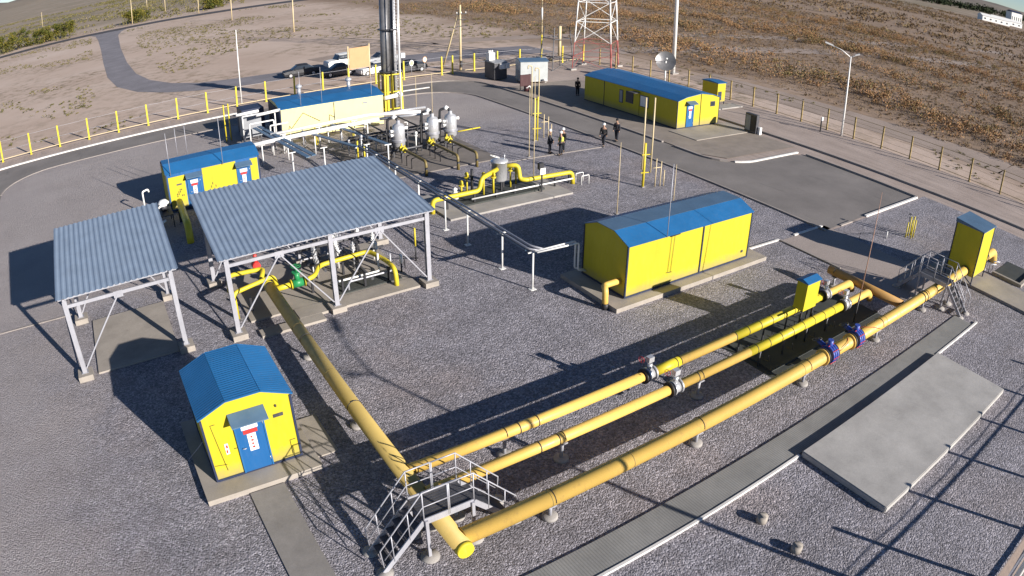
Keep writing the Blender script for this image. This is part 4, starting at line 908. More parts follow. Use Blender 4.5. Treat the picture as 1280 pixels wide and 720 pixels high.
for x, y, lab in ((10.2, 59.5, 'left of two yellow poles left of the boiler house'), (10.65, 59.7, 'right of two yellow poles left of the boiler house')):
    t = thing('yellow_pole', lab, 'pole', (x, y, 0), group='yellow poles by the boiler house'); MB().tube([(x, y, 0), (x, y, 3.25)], 0.06, 8).build('tube', 'pipey', t); MB().lathe((x, y), [(0.1, 0), (0.1, 0.05), (0.01, 0.051)], 10).build('base', 'concrete', t)
# chimney
ch = thing('chimney_stack', 'tall dark steel chimney cluster rising out of the picture beside the boiler house', 'chimney', (25.9, 60.2, 0))
for dx, dy, r, m in ((-0.35, 0.1, 0.42, 'flue'), (0.35, 0.25, 0.30, 'flue'), (0.45, -0.3, 0.14, 'silver')):
    MB().tube([(25.9+dx, 60.2+dy, 0.1), (25.9+dx, 60.2+dy, 12.2)], r, 20).build('flue', m, ch)
b = MB()
for sx, sy in ((-1, -1), (1, -1), (1, 1), (-1, 1)): b.bar((25.9+sx*0.85, 60.2+sy*0.75, 0), (25.9+sx*0.8, 60.2+sy*0.7, 3.6), 0.14)
for z in (0.3, 1.9, 3.5): 
    b.bar((25.05, 59.45, z), (26.75, 59.45, z), 0.1); b.bar((25.05, 60.95, z), (26.75, 60.95, z), 0.1); b.bar((25.05, 59.45, z), (25.05, 60.95, z), 0.1); b.bar((26.75, 59.45, z), (26.75, 60.95, z), 0.1)
b.bar((25.3, 59.4, 0.2), (25.3, 59.4, 3.5), 0.2); b.bar((25.75, 59.4, 0.2), (25.75, 59.4, 3.5), 0.16)
b.build('support_frame', 'pipey', ch)
b = MB()
for s in (-0.2, 0.2): b.tube([(26.35+s, 59.6, 0.3), (26.35+s, 59.6, 11.9)], 0.025, 6)
for k in range(38): z = 0.5+k*0.3; b.tube([(26.15, 59.6, z), (26.55, 59.6, z)], 0.015, 5)
b.build('ladder', 'silver', ch)
for z in (3.7, 7.6, 11.4): MB().cyl((25.9, 60.3), 0.95, z, z+0.08, 20).build('band', 'darkgrey', ch)
MB().tube([(24.6, 58.6, 1.6), (26.4, 58.8, 1.7)], 0.2, 14).build('duct', 'white', ch)
MB().tube([(26.1, 58.35, 0), (26.1, 58.35, 13.5)], [0.08, 0.06], 10).build('mast', 'white', ch)
MB().tube([(26.1, 58.35, 4.6), (26.1, 59.6, 4.6)], 0.03, 6).build('stay', 'white', ch)

# lamps
def lamp(label, x, y, h_, ang, rz=0):
    t = thing('lamp_post', label, 'lamp', (x, y, 0), rz, group='tall lamp posts')
    MB().tube([(0, 0, 0.02), (0, 0, h_*0.45), (0, 0, h_)], [0.11, 0.085, 0.06], 10).build('pole', 'white', t, local=True)
    MB().tube([(0, 0, h_-0.1), (0, 0.9, h_+0.45), (0, 1.9, h_+0.75)], [0.05, 0.04, 0.035], 8).build('arm', 'white', t, local=True)
    MB().prism([(1.7, h_+0.66), (2.55, h_+0.86), (2.5, h_+0.98), (1.75, h_+0.80)], 'x', -0.12, 0.12).build('lamp_head', 'white', t, local=True)
    MB().tube([(0, 0, h_-0.1), (0, -0.5, h_+0.2)], 0.04, 8).build('arm', 'white', t, local=True)
    MB().prism([(-0.4, h_+0.1), (-0.85, h_+0.3), (-0.8, h_+0.42), (-0.38, h_+0.24)], 'x', -0.1, 0.1).build('lamp_head', 'white', t, local=True)
    return t
lamp('pale lamp post with bent arm beside the right hand fence', 58.3, 33.85, 7.6, 0, R(35))
lamp('tall lamp post at the near fence whose long thin shadow crosses the big pipe', 15.9, 0.3, 7.9, 0, R(-30))
t = thing('fence_marker', 'short dark post with small white head beside the fence lamp post', 'post', (57.2, 35.6, 0)); MB().box(57.15, 57.25, 35.55, 35.65, 0, 1.3).build('post', 'black', t); MB().box(57.08, 57.32, 35.48, 35.6, 1.1, 1.45).build('head', 'white', t)
lm = thing('light_mast', 'slender white mast beyond the back fence, left of the boiler house', 'mast', (14.8, 74.3, 0)); MB().tube([(14.8, 74.3, 0), (14.8, 74.3, 8.0)], [0.075, 0.045], 10).build('pole', 'white', lm); MB().box(14.5, 15.1, 74.0, 74.6, 0, 0.1).build('base', 'concrete', lm)
for x, y, h_, m, lab in ((55.3, 78.0, 16, 'cream', 'tall banded mast behind the grey cabin'), (63.6, 61.8, 22, 'white', 'thick white mast rising behind the satellite dish')):
    t = thing('mast', lab, 'mast', (x, y, 0)); MB().tube([(x, y, 0), (x, y, h_)], [0.25 if m == 'white' else 0.09, 0.2 if m == 'white' else 0.07], 14).build('pole', m, t)
    MB().box(x-0.5, x+0.5, y-0.5, y+0.5, 0, 0.15).build('base', 'concrete', t)
    if m == 'cream':
        for z in (1.5, 5.2, 9): MB().cyl((x, y), 0.11, z, z+1.6, 10).build('painted_band', 'pipey' if z < 2 else 'white', t)
for i_, (x, y, h_) in enumerate(((38.9, 137, 7.2), (36.8, 189, 8), (13.4, 246, 9), (35.6, 240, 8.5), (29, 285, 8.5), (-27.9, 390, 8), (26, 340, 8.5), (70, 300, 8.5), (110, 260, 8.5))):
    lab = ['pale utility pole on bare ground beyond the parked vehicles', 'pale utility pole just this side of the far road, above the slender mast', 'pale utility pole by the far road where the access road leaves it', 'leaning utility pole beyond the far road left of the chimney', 'farthest thin utility pole at the top left edge', 'tiny white pole beyond the green bushes at top left', 'distant utility pole left of the farthest one on the steppe', 'distant utility pole far behind the braced pole', 'distant utility pole far behind the banded mast'][i_]
    t = thing('utility_pole', lab, 'pole', (x, y, 0), group='utility poles out on the steppe'); MB().tube([(x, y, 0), (x, y, h_)], [0.16, 0.1], 8).build('pole', 'cream', t)
    MB().bar((x-0.9, y, h_-0.5), (x+0.9, y, h_-0.5), 0.1).build('crossarm', 'wood', t)
up_ = thing('utility_pole', 'concrete pole with diagonal brace and crossarms standing at the rear fence', 'pole', (41.4, 74.9, 0))
MB().tube([(41.4, 74.9, 0), (41.4, 74.9, 8.0)], [0.16, 0.11], 10).build('pole', 'cream', up_)
MB().tube([(40.2, 77.2, 0), (41.35, 75.0, 7.3)], [0.12, 0.09], 10).build('brace', 'cream', up_)
for z in (5.4, 6.2, 6.9): MB().bar((40.9, 74.8, z), (42.2, 74.8, z), 0.08).build('crossarm', 'black', up_)
for x in (40.9, 41.5, 42.1): MB().lathe((x, 74.8), [(0.05, 6.95), (0.07, 7.05), (0.02, 7.18)], 8).build('insulator', 'white', up_)
MB().box(41.3, 41.5, 74.6, 74.78, 0.4, 1.2).build('switch_box', 'black', up_)

# lattice tower
lt = thing('lattice_tower', 'red and white lattice mast behind the long control building', 'tower', (56.3, 66.6, 0))
M['redold'] = paint('faded red paint', (0.36, 0.10, 0.09), 0.6)
feet = [(53.0, 68.4), (56.6, 65.4), (60.2, 68.2), (56.8, 71.2)]; ctr = (56.6, 68.3); HT = 26
def tl(k, z): f_ = 1-0.6*min(1, z/HT); return (ctr[0]+(feet[k][0]-ctr[0])*f_, ctr[1]+(feet[k][1]-ctr[1])*f_, z)
lv = [0, 1.7, 3.4, 6.0, 8.4, 10.8, 13.4, 16, 19, 22, 26]
for i in range(len(lv)-1):
    m = 'redold' if (i < 2 or 5 <= i < 7) else 'white'; b = MB(); q_ = 0.55 if i < 2 else 0.8
    for k in range(4):
        q = (k+1) % 4; b.tube([tl(k, lv[i]), tl(k, lv[i+1])], (0.10 if i < 6 else 0.08)*(q_ if k in (0, 3) else 1), 8)
        b.bar(tl(k, lv[i+1]), tl(q, lv[i+1]), 0.09*q_)
        if i % 2: b.bar(tl(k, lv[i]), tl(q, lv[i+1]), 0.08*q_)
        else: b.bar(tl(q, lv[i]), tl(k, lv[i+1]), 0.08*q_)
    b.build('lattice_section', m, lt)
for k in range(4): MB().box(feet[k][0]-0.4, feet[k][0]+0.4, feet[k][1]-0.4, feet[k][1]+0.4, 0, 0.2).build('footing', 'concrete', lt)
lf = thing('steel_gantry', 'low dark steel frame with white insulator post left of the lattice mast', 'frame', (52.3, 69.5, 0))
b = MB()
for x, y in ((50.4, 68.8), (53.6, 68.8), (53.6, 71.6), (50.4, 71.6)): b.bar((x, y, 0), (x+(52-x)*.3, y+(70.2-y)*.3, 5.2), 0.09)
for z, s in ((1.6, 1.5), (3.8, 1.2)):
    b.bar((52-s, 70.2-s, z), (52+s, 70.2-s, z), 0.08); b.bar((52-s, 70.2+s, z), (52+s, 70.2+s, z), 0.08); b.bar((52-s, 70.2-s, z), (52-s, 70.2+s, z), 0.08); b.bar((52+s, 70.2-s, z), (52+s, 70.2+s, z), 0.08)
b.bar((50.4, 68.8, 0), (52+1.5, 70.2-1.5, 1.6), 0.07)
b.build('frame', 'darkgrey', lf); MB().tube([(52.2, 69.9, 1.6), (52.2, 69.9, 5.3)], 0.2, 12).build('insulator_post', 'cream', lf)

# dish
dh = thing('satellite_dish', 'grey mesh satellite dish on a stand behind the control building', 'dish', (57.3, 56.8, 0))
b = MB(); ax = Vector((-0.55, -0.72, 0.42)).normalized(); cpos = Vector((57.2, 56.8, 2.75)); uu = ax.cross(Vector((0, 0, 1))).normalized(); vv_ = uu.cross(ax)
vs_ = []; fs = []; NR, NA = 6, 24
for i in range(NR+1):
    r = 1.15*i/NR
    for j in range(NA):
        a = 2*math.pi*j/NA; vs_.append(cpos+uu*math.cos(a)*r+vv_*math.sin(a)*r+ax*(0.3*(r/1.15)**2-0.3))
for i in range(NR):
    for j in range(NA): a = i*NA+j; c_ = i*NA+(j+1) % NA; fs.append((a, c_, c_+NA, a+NA))
k0 = len(vs_); vs_ += [Vector(q)-ax*0.03 for q in vs_[:k0]]; fs += [tuple(reversed([q+k0 for q in f_])) for f_ in fs[:]]
b.add(vs_, fs, True); b.build('reflector', 'flue', dh)
MB().tube([cpos, cpos+ax*0.9], 0.03, 8).build('feed_arm', 'white', dh); MB().tube([cpos+ax*0.8, cpos+ax*1.0], 0.09, 10).build('feed_horn', 'white', dh)
MB().tube([(57.4, 57.0, 0), (57.4, 57.0, 2.7)], 0.1, 12).build('stand', 'white', dh); MB().box(57, 57.9, 56.6, 57.5, 0, 0.1).build('base', 'concrete', dh)
b = MB(); b.bar((57.4, 57.0, 2.6), tuple(cpos-ax*0.3), 0.1); b.build('bracket', 'darkgrey', dh)

# transformer kiosk, grey cabin, dark board
tk = thing('transformer_kiosk', 'dark grey transformer kiosk with white boxes on its front and top', 'kiosk', (42.0, 67.9, 0))
MB().box(41.2, 42.8, 66.9, 69.0, 0.1, 1.95).build('cabinet', 'darkgrey', tk); MB().prism([(66.75, 1.954), (66.75, 2.0), (68, 2.1), (69.15, 2.0), (69.15, 1.954)], 'x', 41.1, 42.9).build('roof_panel', 'grey', tk)
for x0 in (41.75, 42.4): MB().box(x0, x0+0.55, 66.55, 66.9, 1.3, 1.9).build('meter_box', 'white', tk)
MB().box(41.25, 42.0, 68.1, 68.8, 2.12, 2.95).build('insulator_housing', 'white', tk)
for k in range(3): MB().lathe((41.4+k*0.22, 68.4), [(0.07, 2.95), (0.09, 3.05), (0.05, 3.1), (0.08, 3.18), (0.02, 3.25)], 10).build('insulator', 'white', tk)
gc = thing('grey_cabin', 'pale grey metal cabin with blue grey roof behind the yellow vent pipes', 'cabin', (43.9, 63.2, 0), R(-20))
MB().prism([(0, 0.25), (0, 2.45), (1.2, 2.62), (2.4, 2.45), (2.4, 0.25)], 'x', -1.5, 1.5).build('wall', paint('pale grey siding', (0.45, 0.47, 0.47), 0.5), gc, local=True)
for p_ in ([(-0.1, 2.45), (1.2, 2.66), (1.2, 2.71), (-0.1, 2.50)], [(1.2, 2.66), (2.5, 2.45), (2.5, 2.50), (1.2, 2.71)]): MB().prism(p_, 'x', -1.6, 1.6).build('roof_panel', 'bluegrey', gc, local=True)
MB().box(-1.53, -1.5, 0.5, 1.3, 0.3, 1.4).build('door', 'grey', gc, local=True); MB().box(-1.5, 1.5, -0.02, -0.002, 0.25, 0.3).build('sill', 'white', gc, local=True)
for x_ in (-1.3, 1.3):
    for y_ in (0.2, 2.2): MB().box(x_-0.1, x_+0.1, y_-0.1, y_+0.1, 0, 0.25).build('support', 'concrete', gc, local=True)
MB().tube([(0.9, -0.1, 0.4), (1.3, -0.3, 0.45)], [0.12, 0.14], 12).build('lamp', 'white', gc, local=True)
fb = thing('fire_board', 'dark maroon fire board with a white red bucket before the grey cabin', 'board', (40.7, 60.4, 0))
MB().box(40.2, 41.5, 60.3, 60.4, 0.55, 1.75).build('board', 'maroon', fb)
for x in (40.3, 41.4): MB().box(x-0.04, x+0.04, 60.41, 60.49, 0.0, 1.75).build('leg', 'black', fb)
MB().lathe((40.75, 60.0), [(0.15, 0.05), (0.25, 0.1), (0.27, 0.6), (0.2, 0.62)], 14).build('bucket', 'maroon', fb); MB().tube([(40.55, 59.8, 0.45), (41.0, 59.75, 0.65), (41.1, 59.8, 0.3)], 0.06, 8, bend=0.1).build('hose', 'white', fb)
cb = thing('notice_cabinet', 'dark grey double fronted cabinet standing at the kerb right of the control building', 'cabinet', (49.5, 37.9, 0))
MB().box(49.25, 49.6, 37.3, 38.6, 0.1, 1.75).build('cabinet', 'darkgrey', cb); MB().box(49.22, 49.248, 37.4, 37.92, 0.25, 1.6).build('door', 'black', cb); MB().box(49.22, 49.248, 37.98, 38.5, 0.25, 1.6).build('door', 'grey', cb); MB().box(49.45, 49.75, 37.0, 37.25, 0.05, 0.7).build('side_box', 'white', cb)
for y in (37.4, 38.5): MB().box(49.3, 49.5, y-0.05, y+0.05, 0, 0.1).build('leg', 'black', cb)
vp = thing('valve_post_cluster', 'cluster of short yellow valve posts left of the tall yellow cabinet', 'posts', (40.3, 17.0, 0))
for k in range(5): x = 39.9+k*0.17; y = 17.2-(k % 2)*0.3; MB().tube([(x, y, 0), (x, y, 1.0+0.15*((k*3) % 4))], 0.045, 8).build('post', 'pipey', vp)
MB().wheel((39.95, 17.2, 1.5), (0, 0, 1), 0.12, 0.015).build('hand_wheel', 'darkgrey', vp); MB().tube([(39.95, 17.2, 1.0), (39.95, 17.2, 1.5)], 0.02, 6).build('spindle', 'darkgrey', vp)
gr_ = thing('guard_rail', 'thin grey rail with small white post near the yellow valve posts', 'rail', (39.5, 16.6, 0))
MB().tube([(36.6, 18.8, 0.0), (36.6, 18.8, 0.35), (41.3, 16.3, 0.35), (41.3, 16.3, 0)], 0.018, 8).build('rail', 'darkgrey', gr_)
MB().tube([(38.4, 17.84, 0.0), (38.4, 17.84, 0.45)], 0.04, 8).build('post', 'white', gr_)
# concrete stubs near the camera, small concrete trench
for x, y, lab in ((13.95, 7.85, 'left of two round concrete stubs on the gravel near the bottom edge'), (13.85, 6.35, 'right of two round concrete stubs on the gravel near the bottom edge')):
    t = tag(MB().lathe((x, y), [(0.17, 0), (0.17, 0.24), (0.16, 0.26), (0.12, 0.255), (0.001, 0.25)], 20).build('concrete_stub', 'tanslab'), lab, 'stub', 'round concrete stubs')
tr = thing('valve_pit', 'dark lined pit edged with concrete beyond the tall yellow cabinet', 'pit', (41.5, 9.5, 0))
MB().box(40.3, 43.6, 8.9, 9.1, 0, 0.2).build('edge', 'tanslab', tr); MB().box(40.3, 40.5, 9.1, 11.0, 0, 0.2).build('edge', 'tanslab', tr); MB().box(40.5, 43.6, 9.1, 11.0, 0.01, 0.03).build('floor_mat', 'padding', tr)
for x in (40.2, 40.9): MB().tube([(x, 11.2, 0.0), (x, 11.2, 0.6), (x+0.3, 10.9, 0.6)], 0.05, 8).build('small_pipe', 'galv', tr)

# ------------------------------------------------------------------ fences
def fence(label, pts, h_, post_m, rails, r=0.075):
    """each post a part; rails run post to post"""
    t = thing('wire_fence', label, 'fence', (pts[0][0], pts[0][1], 0))
    m0 = MB(); m0.box(-r, r, -r, r, 0, h_); m0.box(-r-0.05, r+0.05, -r-0.05, r+0.05, 0, 0.04)
    first = None
    for x, y in pts:
        if first is None: first = m0.build('post', post_m, t, local=True); p = first
        else: p = first.copy(); C.objects.link(p); p.parent = t
        p.location = (x-pts[0][0], y-pts[0][1], 0); p.rotation_euler = (rnd.uniform(-.012, .012), rnd.uniform(-.012, .012), 0)
    for z, w_, m in rails:
        b = MB()
        for (a, c_) in zip(pts[:-1], pts[1:]):
            sag = 0.03 if w_ < 0.03 else 0
            mid = ((a[0]+c_[0])/2, (a[1]+c_[1])/2, z-sag)
            b.bar((a[0], a[1], z), mid, w_); b.bar(mid, (c_[0], c_[1], z), w_)
        b.build('rail' if w_ > 0.03 else 'wire', m, t)
    return t
bx = [-17.9, -14.7] + [-11.5+3.2*k for k in range(8)] + [14.1, 17.3, 20.5, 23.7, 26.7, 29.9, 33.3, 38.1, 39.5, 42.4, 45.6, 48.8, 52.0, 55.3, 58.7]
fence('long back fence of bright yellow posts with a low pale rail, beyond the ring road', [(x, 73.4) for x in bx], 2.2, 'pipey', [(0.28, 0.06, 'cream'), (1.1, 0.018, 'galv'), (2.1, 0.018, 'galv')], 0.08)
M['fpost'] = paint('weathered ochre post', (0.30, 0.22, 0.09), 0.7)
fence('weathered fence of ochre posts and thin wires along the right side of the site', [(58.8, 70.2-3.12*k) for k in range(22)], 2.08, 'fpost', [(0.2, 0.04, 'fpost'), (0.75, 0.015, 'fpost'), (1.25, 0.015, 'fpost'), (1.65, 0.015, 'fpost'), (2.02, 0.035, 'fpost')], 0.065)
fence('near fence just outside the lower right corner, only its low rail in view', [(x, 0.55) for x in (11.4, 14.55, 17.7, 20.85, 24.0, 27.15, 30.3, 33.45)], 2.1, 'galv', [(0.22, 0.06, 'galv'), (1.45, 0.05, 'galv'), (1.62, 0.02, 'galv')], 0.06)
b = MB(); b.box(-20, 60, 0.1, 0.3, 0, 0.06); struct('kerb', b, 'kerb')

# gate area: board, signs, vehicles
bd = thing('notice_board', 'blank pale orange board on two posts among the parked vehicles', 'board', (29.6, 77.3, 0))
MB().bar((28.2, 77.0, 2.6), (30.75, 77.4, 2.6), 0.08, 2.5).build('panel', 'orange', bd)
for x, y in ((28.1, 77.1), (30.85, 77.5)): MB().tube([(x, y, 0), (x, y, 4.1)], 0.09, 10).build('post', 'cream', bd)
for x, y, z, lab, m in ((35.2, 75.4, 1.5, 'left of two round white discs on short posts by the gate', 'white'), (37.0, 75.6, 1.7, 'right of two round white discs on short posts by the gate', 'orange')):
    t = thing('round_sign', lab, 'sign', (x, y, 0), group='round discs by the gate')
    MB().tube([(x, y, 0), (x, y, z)], 0.03, 8).build('post', 'galv', t); MB().ring((x, y-0.05, z), (0.4, -1, 0), 0.36, 0.03, 20).build('disc', m, t)
    MB().ring((x, y-0.072, z), (0.4, -1, 0), 0.27, 0.03, 20).build('disc_face', 'cream' if m == 'white' else 'white', t)
gl = thing('gate_lantern', 'small white lantern on a dark post by the gate', 'lamp', (36.4, 80.5, 0)); MB().tube([(36.4, 80.5, 0), (36.4, 80.5, 1.4)], 0.05, 8).build('post', 'black', gl); MB().box(36.15, 36.65, 80.25, 80.75, 1.4, 2.0).build('head', 'white', gl)

def car(name, label, loc, rz, col, L_=4.5, W_=1.75, kind='sedan'):
    t = thing(name, label, 'car' if kind == 'sedan' else 'truck', loc, rz)
    hw = W_/2
    def hull(prof, shrink=0.0, nm='body', mat=col, y=hw, tum=0.0):
        # prof: list of (x, zlow, zhigh); cross-section narrower at the top
        b = MB(); vs_ = []; fs = []
        for x, zl, zh in prof:
            zm = zl+(zh-zl)*0.45
            vs_ += [(x, -y*0.93, zl), (x, -y, zm), (x, -y*(0.93-tum), zh), (x, -y*(0.6-tum), zh+0.04), (x, y*(0.6-tum), zh+0.04), (x, y*(0.93-tum), zh), (x, y, zm), (x, y*0.93, zl)]
        for i in range(len(prof)-1):
            for j in range(8): a = i*8+j; c_ = i*8+(j+1) % 8; fs.append((a, c_, c_+8, a+8))
        fs += [tuple(range(8)), tuple(reversed(range((len(prof)-1)*8, len(prof)*8)))]
        b.add(vs_, fs, False); return b.build(nm, mat, t, local=True)
    h = L_/2
    if kind == 'sedan':
        hull([(-h, 0.35, 0.72), (-h+0.12, 0.22, 0.80), (-h+1.1, 0.2, 0.90), (h-1.0, 0.2, 0.95), (h-0.1, 0.25, 0.88), (h, 0.38, 0.75)])
        hull([(-h+1.0, 0.9, 0.93), (-h+1.75, 0.9, 1.40), (h-1.45, 0.9, 1.42), (h-0.7, 0.9, 0.97)], nm='windows', mat='glass', y=hw*0.92, tum=0.12)
        hull([(-h+1.7, 1.40, 1.43), (-h+2.0, 1.40, 1.46), (h-1.7, 1.40, 1.47), (h-1.4, 1.40, 1.43)], nm='roof', y=hw*0.84, tum=0.1)
        wx = (-h+0.8, h-0.85); wr = 0.31
    else:
        hull([(-h, 0.55, 1.0), (-h+0.15, 0.45, 1.15), (-h+1.3, 0.45, 1.25), (-h+1.35, 0.45, 1.3), (-h+3.0, 0.45, 1.3), (-h+3.02, 0.45, 1.05), (h, 0.5, 1.05)])
        hull([(-h+1.25, 1.22, 1.3), (-h+1.6, 1.22, 1.85), (-h+2.9, 1.22, 1.9), (-h+3.0, 1.22, 1.3)], nm='windows', mat='glass', y=hw*0.93, tum=0.08)
        hull([(-h+1.55, 1.84, 1.9), (-h+2.9, 1.86, 1.95), (-h+3.05, 1.3, 1.93)], nm='roof', y=hw*0.9, tum=0.05)
        MB().box(-h+3.1, h, -hw*0.97, hw*0.97, 1.05, 1.5).build('cargo_bed', col, t, local=True)
        wx = (-h+0.95, h-1.2); wr = 0.4
    for x in wx:
        for sy in (-1, 1):
            ty = MB().tube([(x, sy*(hw-0.2), wr), (x, sy*(hw+0.015), wr)], wr, 18).build('tyre', 'tyre', t, local=True)
            MB().tube([(x, sy*(hw+0.016), wr), (x, sy*(hw+0.03), wr)], wr*0.6, 14).build('rim', 'silver', ty, local=True)
    for sy in (-1, 1):
        MB().cbox((-h+0.02, sy*hw*0.7, 0.68 if kind == 'sedan' else 0.95), (0.08, 0.3, 0.14)).build('headlight', 'white', t, local=True)
        MB().cbox((h-0.02, sy*hw*0.7, 0.74 if kind == 'sedan' else 0.85), (0.08, 0.28, 0.14)).build('tail_light', 'red', t, local=True)
        MB().cbox((-h+1.45, sy*(hw+0.06), 1.0 if kind == 'sedan' else 1.35), (0.12, 0.14, 0.1)).build('mirror', col, t, local=True)
    return t
car('parked_car', 'dark parked car, leftmost of the vehicles beyond the back fence', (24.9, 85.6, 0.02), R(-6), 'black')
car('parked_truck', 'white pickup with dark windows parked facing left beside the orange board', (31.3, 86.6, 0.02), R(2), 'white', 5.6, 2.0, 'truck')
car('parked_car', 'silver grey car parked directly behind the right edge of the orange board', (36.2, 86.6, 0.02), R(4), 'grey', 4.3)
car('parked_car', 'low dark grey car parked in front of the white pickup', (28.6, 82.0, 0.01), R(-4), 'darkgrey', 4.2)
car('parked_car', 'white car parked just left of the chimney cluster', (32.3, 79.6, 0.01), R(3), 'white', 4.2)
car('parked_car', 'black car showing just right of the chimney cluster', (36.0, 77.8, 0.01), R(6), 'black', 4.2)

# ------------------------------------------------------------------ people
def person(label, loc, rz, pose, jac='cloth', trs='cloth', helmet='white', vest=False, arms=None):
    t = thing('person', label, 'person', loc, rz, group='people standing and walking in the yard')
    H_ = 1.75; st = pose
    lf_, rf_ = (0.0+st*0.30, 0.10), (0.0-st*0.28, -0.10)
    hipz = 0.93-0.03*abs(st)
    def skin(name, vs_, es, rad, mat, parent, sub=1):
        me = bpy.data.meshes.new(name); me.from_pydata(vs_, es, []); o = bpy.data.objects.new(name, me); C.objects.link(o)
        o.modifiers.new('skin', 'SKIN')
        for i, r in enumerate(rad): me.skin_vertices[0].data[i].radius = (r, r) if not isinstance(r, tuple) else r
        me.skin_vertices[0].data[0].use_root = True
        s = o.modifiers.new('sub', 'SUBSURF'); s.levels = sub; s.render_levels = sub
        dg = bpy.context.evaluated_depsgraph_get(); m2 = bpy.data.meshes.new_from_object(o.evaluated_get(dg))
        bpy.data.objects.remove(o); m2.materials.clear(); m2.materials.append(M[mat]); m2.polygons.foreach_set('use_smooth', [True]*len(m2.polygons))
        o = bpy.data.objects.new(name, m2); C.objects.link(o); o.parent = parent; return o
    sh = hipz+0.50; lean = 0.03*st
    arms = arms or [(0.02, 0.06), (0.02, 0.06)]
    hands = []
    bones = [(0, 0, hipz), (lean*.6, 0, hipz+0.25), (lean, 0, sh), (lean+.01, 0, sh+0.10), (lean+.02, 0, sh+0.2), (lean+.02, 0, sh+0.29)]
    rad = [0.13, 0.115, 0.12, 0.055, 0.085, 0.075]; E_ = [(0, 1), (1, 2), (2, 3), (3, 4), (4, 5)]
    for s, (ex, hx), (fx, fy) in ((1, arms[0], lf_), (-1, arms[1], rf_)):
        k = len(bones)
        bones += [(lean, s*0.19, sh-0.03), (lean+ex-0.03*s*st, s*0.25, sh-0.31), (lean+hx-0.12*s*st+.05, s*0.24, sh-0.55), (lean+hx-.13*s*st+.07, s*0.235, sh-0.66)]
        rad += [0.06, 0.046, 0.032, 0.036]; E_ += [(2, k), (k, k+1), (k+1, k+2), (k+2, k+3)]
        k = len(bones)
        bones += [(0, s*0.10, hipz-0.05), (fx*0.55+0.03, fy, 0.5), (fx, fy, 0.09), (fx+0.14, fy, 0.05)]
        rad += [0.10, 0.065, 0.045, 0.04]; E_ += [(0, k), (k, k+1), (k+1, k+2), (k+2, k+3)]
    body = skin('body', bones, E_, rad, 'skin', t)
    jb = bones[:3]+[bones[6], bones[7], bones[8], bones[14], bones[15], bones[16]]
    skin('jacket', [jb[0][:2]+(hipz-0.06,)]+jb[1:], [(0, 1), (1, 2), (2, 3), (3, 4), (4, 5), (2, 6), (6, 7), (7, 8)], [(0.175, 0.15), (0.16, 0.15), (0.165, 0.14), 0.085, 0.065, 0.05, 0.085, 0.065, 0.05], jac, t)
    tb_ = [bones[0], bones[10], bones[11], bones[12], bones[18], bones[19], bones[20]]
    skin('trousers', [tb_[0]]+tb_[1:], [(0, 1), (1, 2), (2, 3), (0, 4), (4, 5), (5, 6)], [0.165, 0.125, 0.088, 0.07, 0.125, 0.088, 0.07], trs, t)
    for q in (bones[12], bones[20]):
        MB().tube([(q[0]-0.06, q[1], 0.045), (q[0]+0.10, q[1], 0.05), (q[0]+0.2, q[1], 0.035)], [0.055, 0.052, 0.03], 10).build('boot', 'tyre', t, local=True)
    hd = bones[5]; hc = 'cloth2' if helmet is None else helmet
    MB().lathe((hd[0], hd[1]), [(0.14 if helmet else 0.112, hd[2]-0.02), (0.13 if helmet else .112, hd[2]+0.0), (0.125 if helmet else .105, hd[2]+0.05), (0.08, hd[2]+0.12), (0.005, hd[2]+0.14)], 16).build('helmet' if helmet else 'hair', hc, t, local=True)
    MB().tube([(hd[0]+0.09, hd[1], hd[2]-0.05), (hd[0]+0.115, hd[1], hd[2]-0.09)], [0.012, 0.02], 8).build('nose', 'skin', t, local=True)
    if vest:
        v = MB(); v.lathe((lean*.7, 0), [(0.19, hipz+0.15), (0.195, hipz+0.3), (0.19, hipz+0.42), (0.10, hipz+0.5)], 16); v.build('safety_vest', 'vest', t, local=True)
    return t
person('person in dark work clothes and white helmet at the left of the close group', (29.75, 40.75, 0.01), R(-40), 0.1, arms=[(0.05, 0.22), (0.05, 0.2)])
person('person with yellow green vest over dark clothes at the front of the close group', (30.15, 39.9, 0.01), R(140), 0.25, vest=True, arms=[(0.05, 0.2), (0.02, 0.1)])
person('person in dark jacket and white helmet at the right rear of the close group', (30.85, 40.6, 0.01), R(200), 0.1, arms=[(0.05, 0.2), (0.05, 0.2)], jac='cloth2')
person('person in dark jacket and white helmet striding alone across the asphalt', (34.5, 40.35, 0.02), R(215), 0.9, jac='cloth2')
person('slim person in dark clothes without helmet following the striding one', (36.3, 40.9, 0.02), R(200), 0.35, helmet=None)
person('person in black standing alone near the far corner of the control building', (44.1, 55.9, 0.06), R(250), 0.0, helmet=None, jac='cloth2', trs='cloth2')

# ------------------------------------------------------------------ vegetation
def leaf_cloud(np_r, centers, radii, n_per, size, flat=0.75):
    """small random quads scattered in ellipsoids; returns verts (N*4,3)"""
    k = np.repeat(np.arange(len(centers)), n_per); N = len(k)
    d = np_r.normal(size=(N, 3)); d /= np.linalg.norm(d, axis=1)[:, None]; rr = np_r.random(N)**0.45
    c = centers[k]+d*rr[:, None]*radii[k]*np.array([1, 1, flat])
    a = np_r.normal(size=(N, 3)); a /= np.linalg.norm(a, axis=1)[:, None]; b_ = np.cross(a, np_r.normal(size=(N, 3))); b_ /= np.linalg.norm(b_, axis=1)[:, None]
    s = (size if np.isscalar(size) else size[k])*(0.6+0.8*np_r.random(N)); s = np.broadcast_to(s, (N,))[:, None]
    v = np.stack([c-a*s-b_*s*0.5, c+a*s-b_*s*0.5, c+a*s+b_*s*0.5, c-a*s+b_*s*0.5], 1)
    v[:, :, 2] = np.maximum(v[:, :, 2], 0.01)
    return v.reshape(-1, 3)
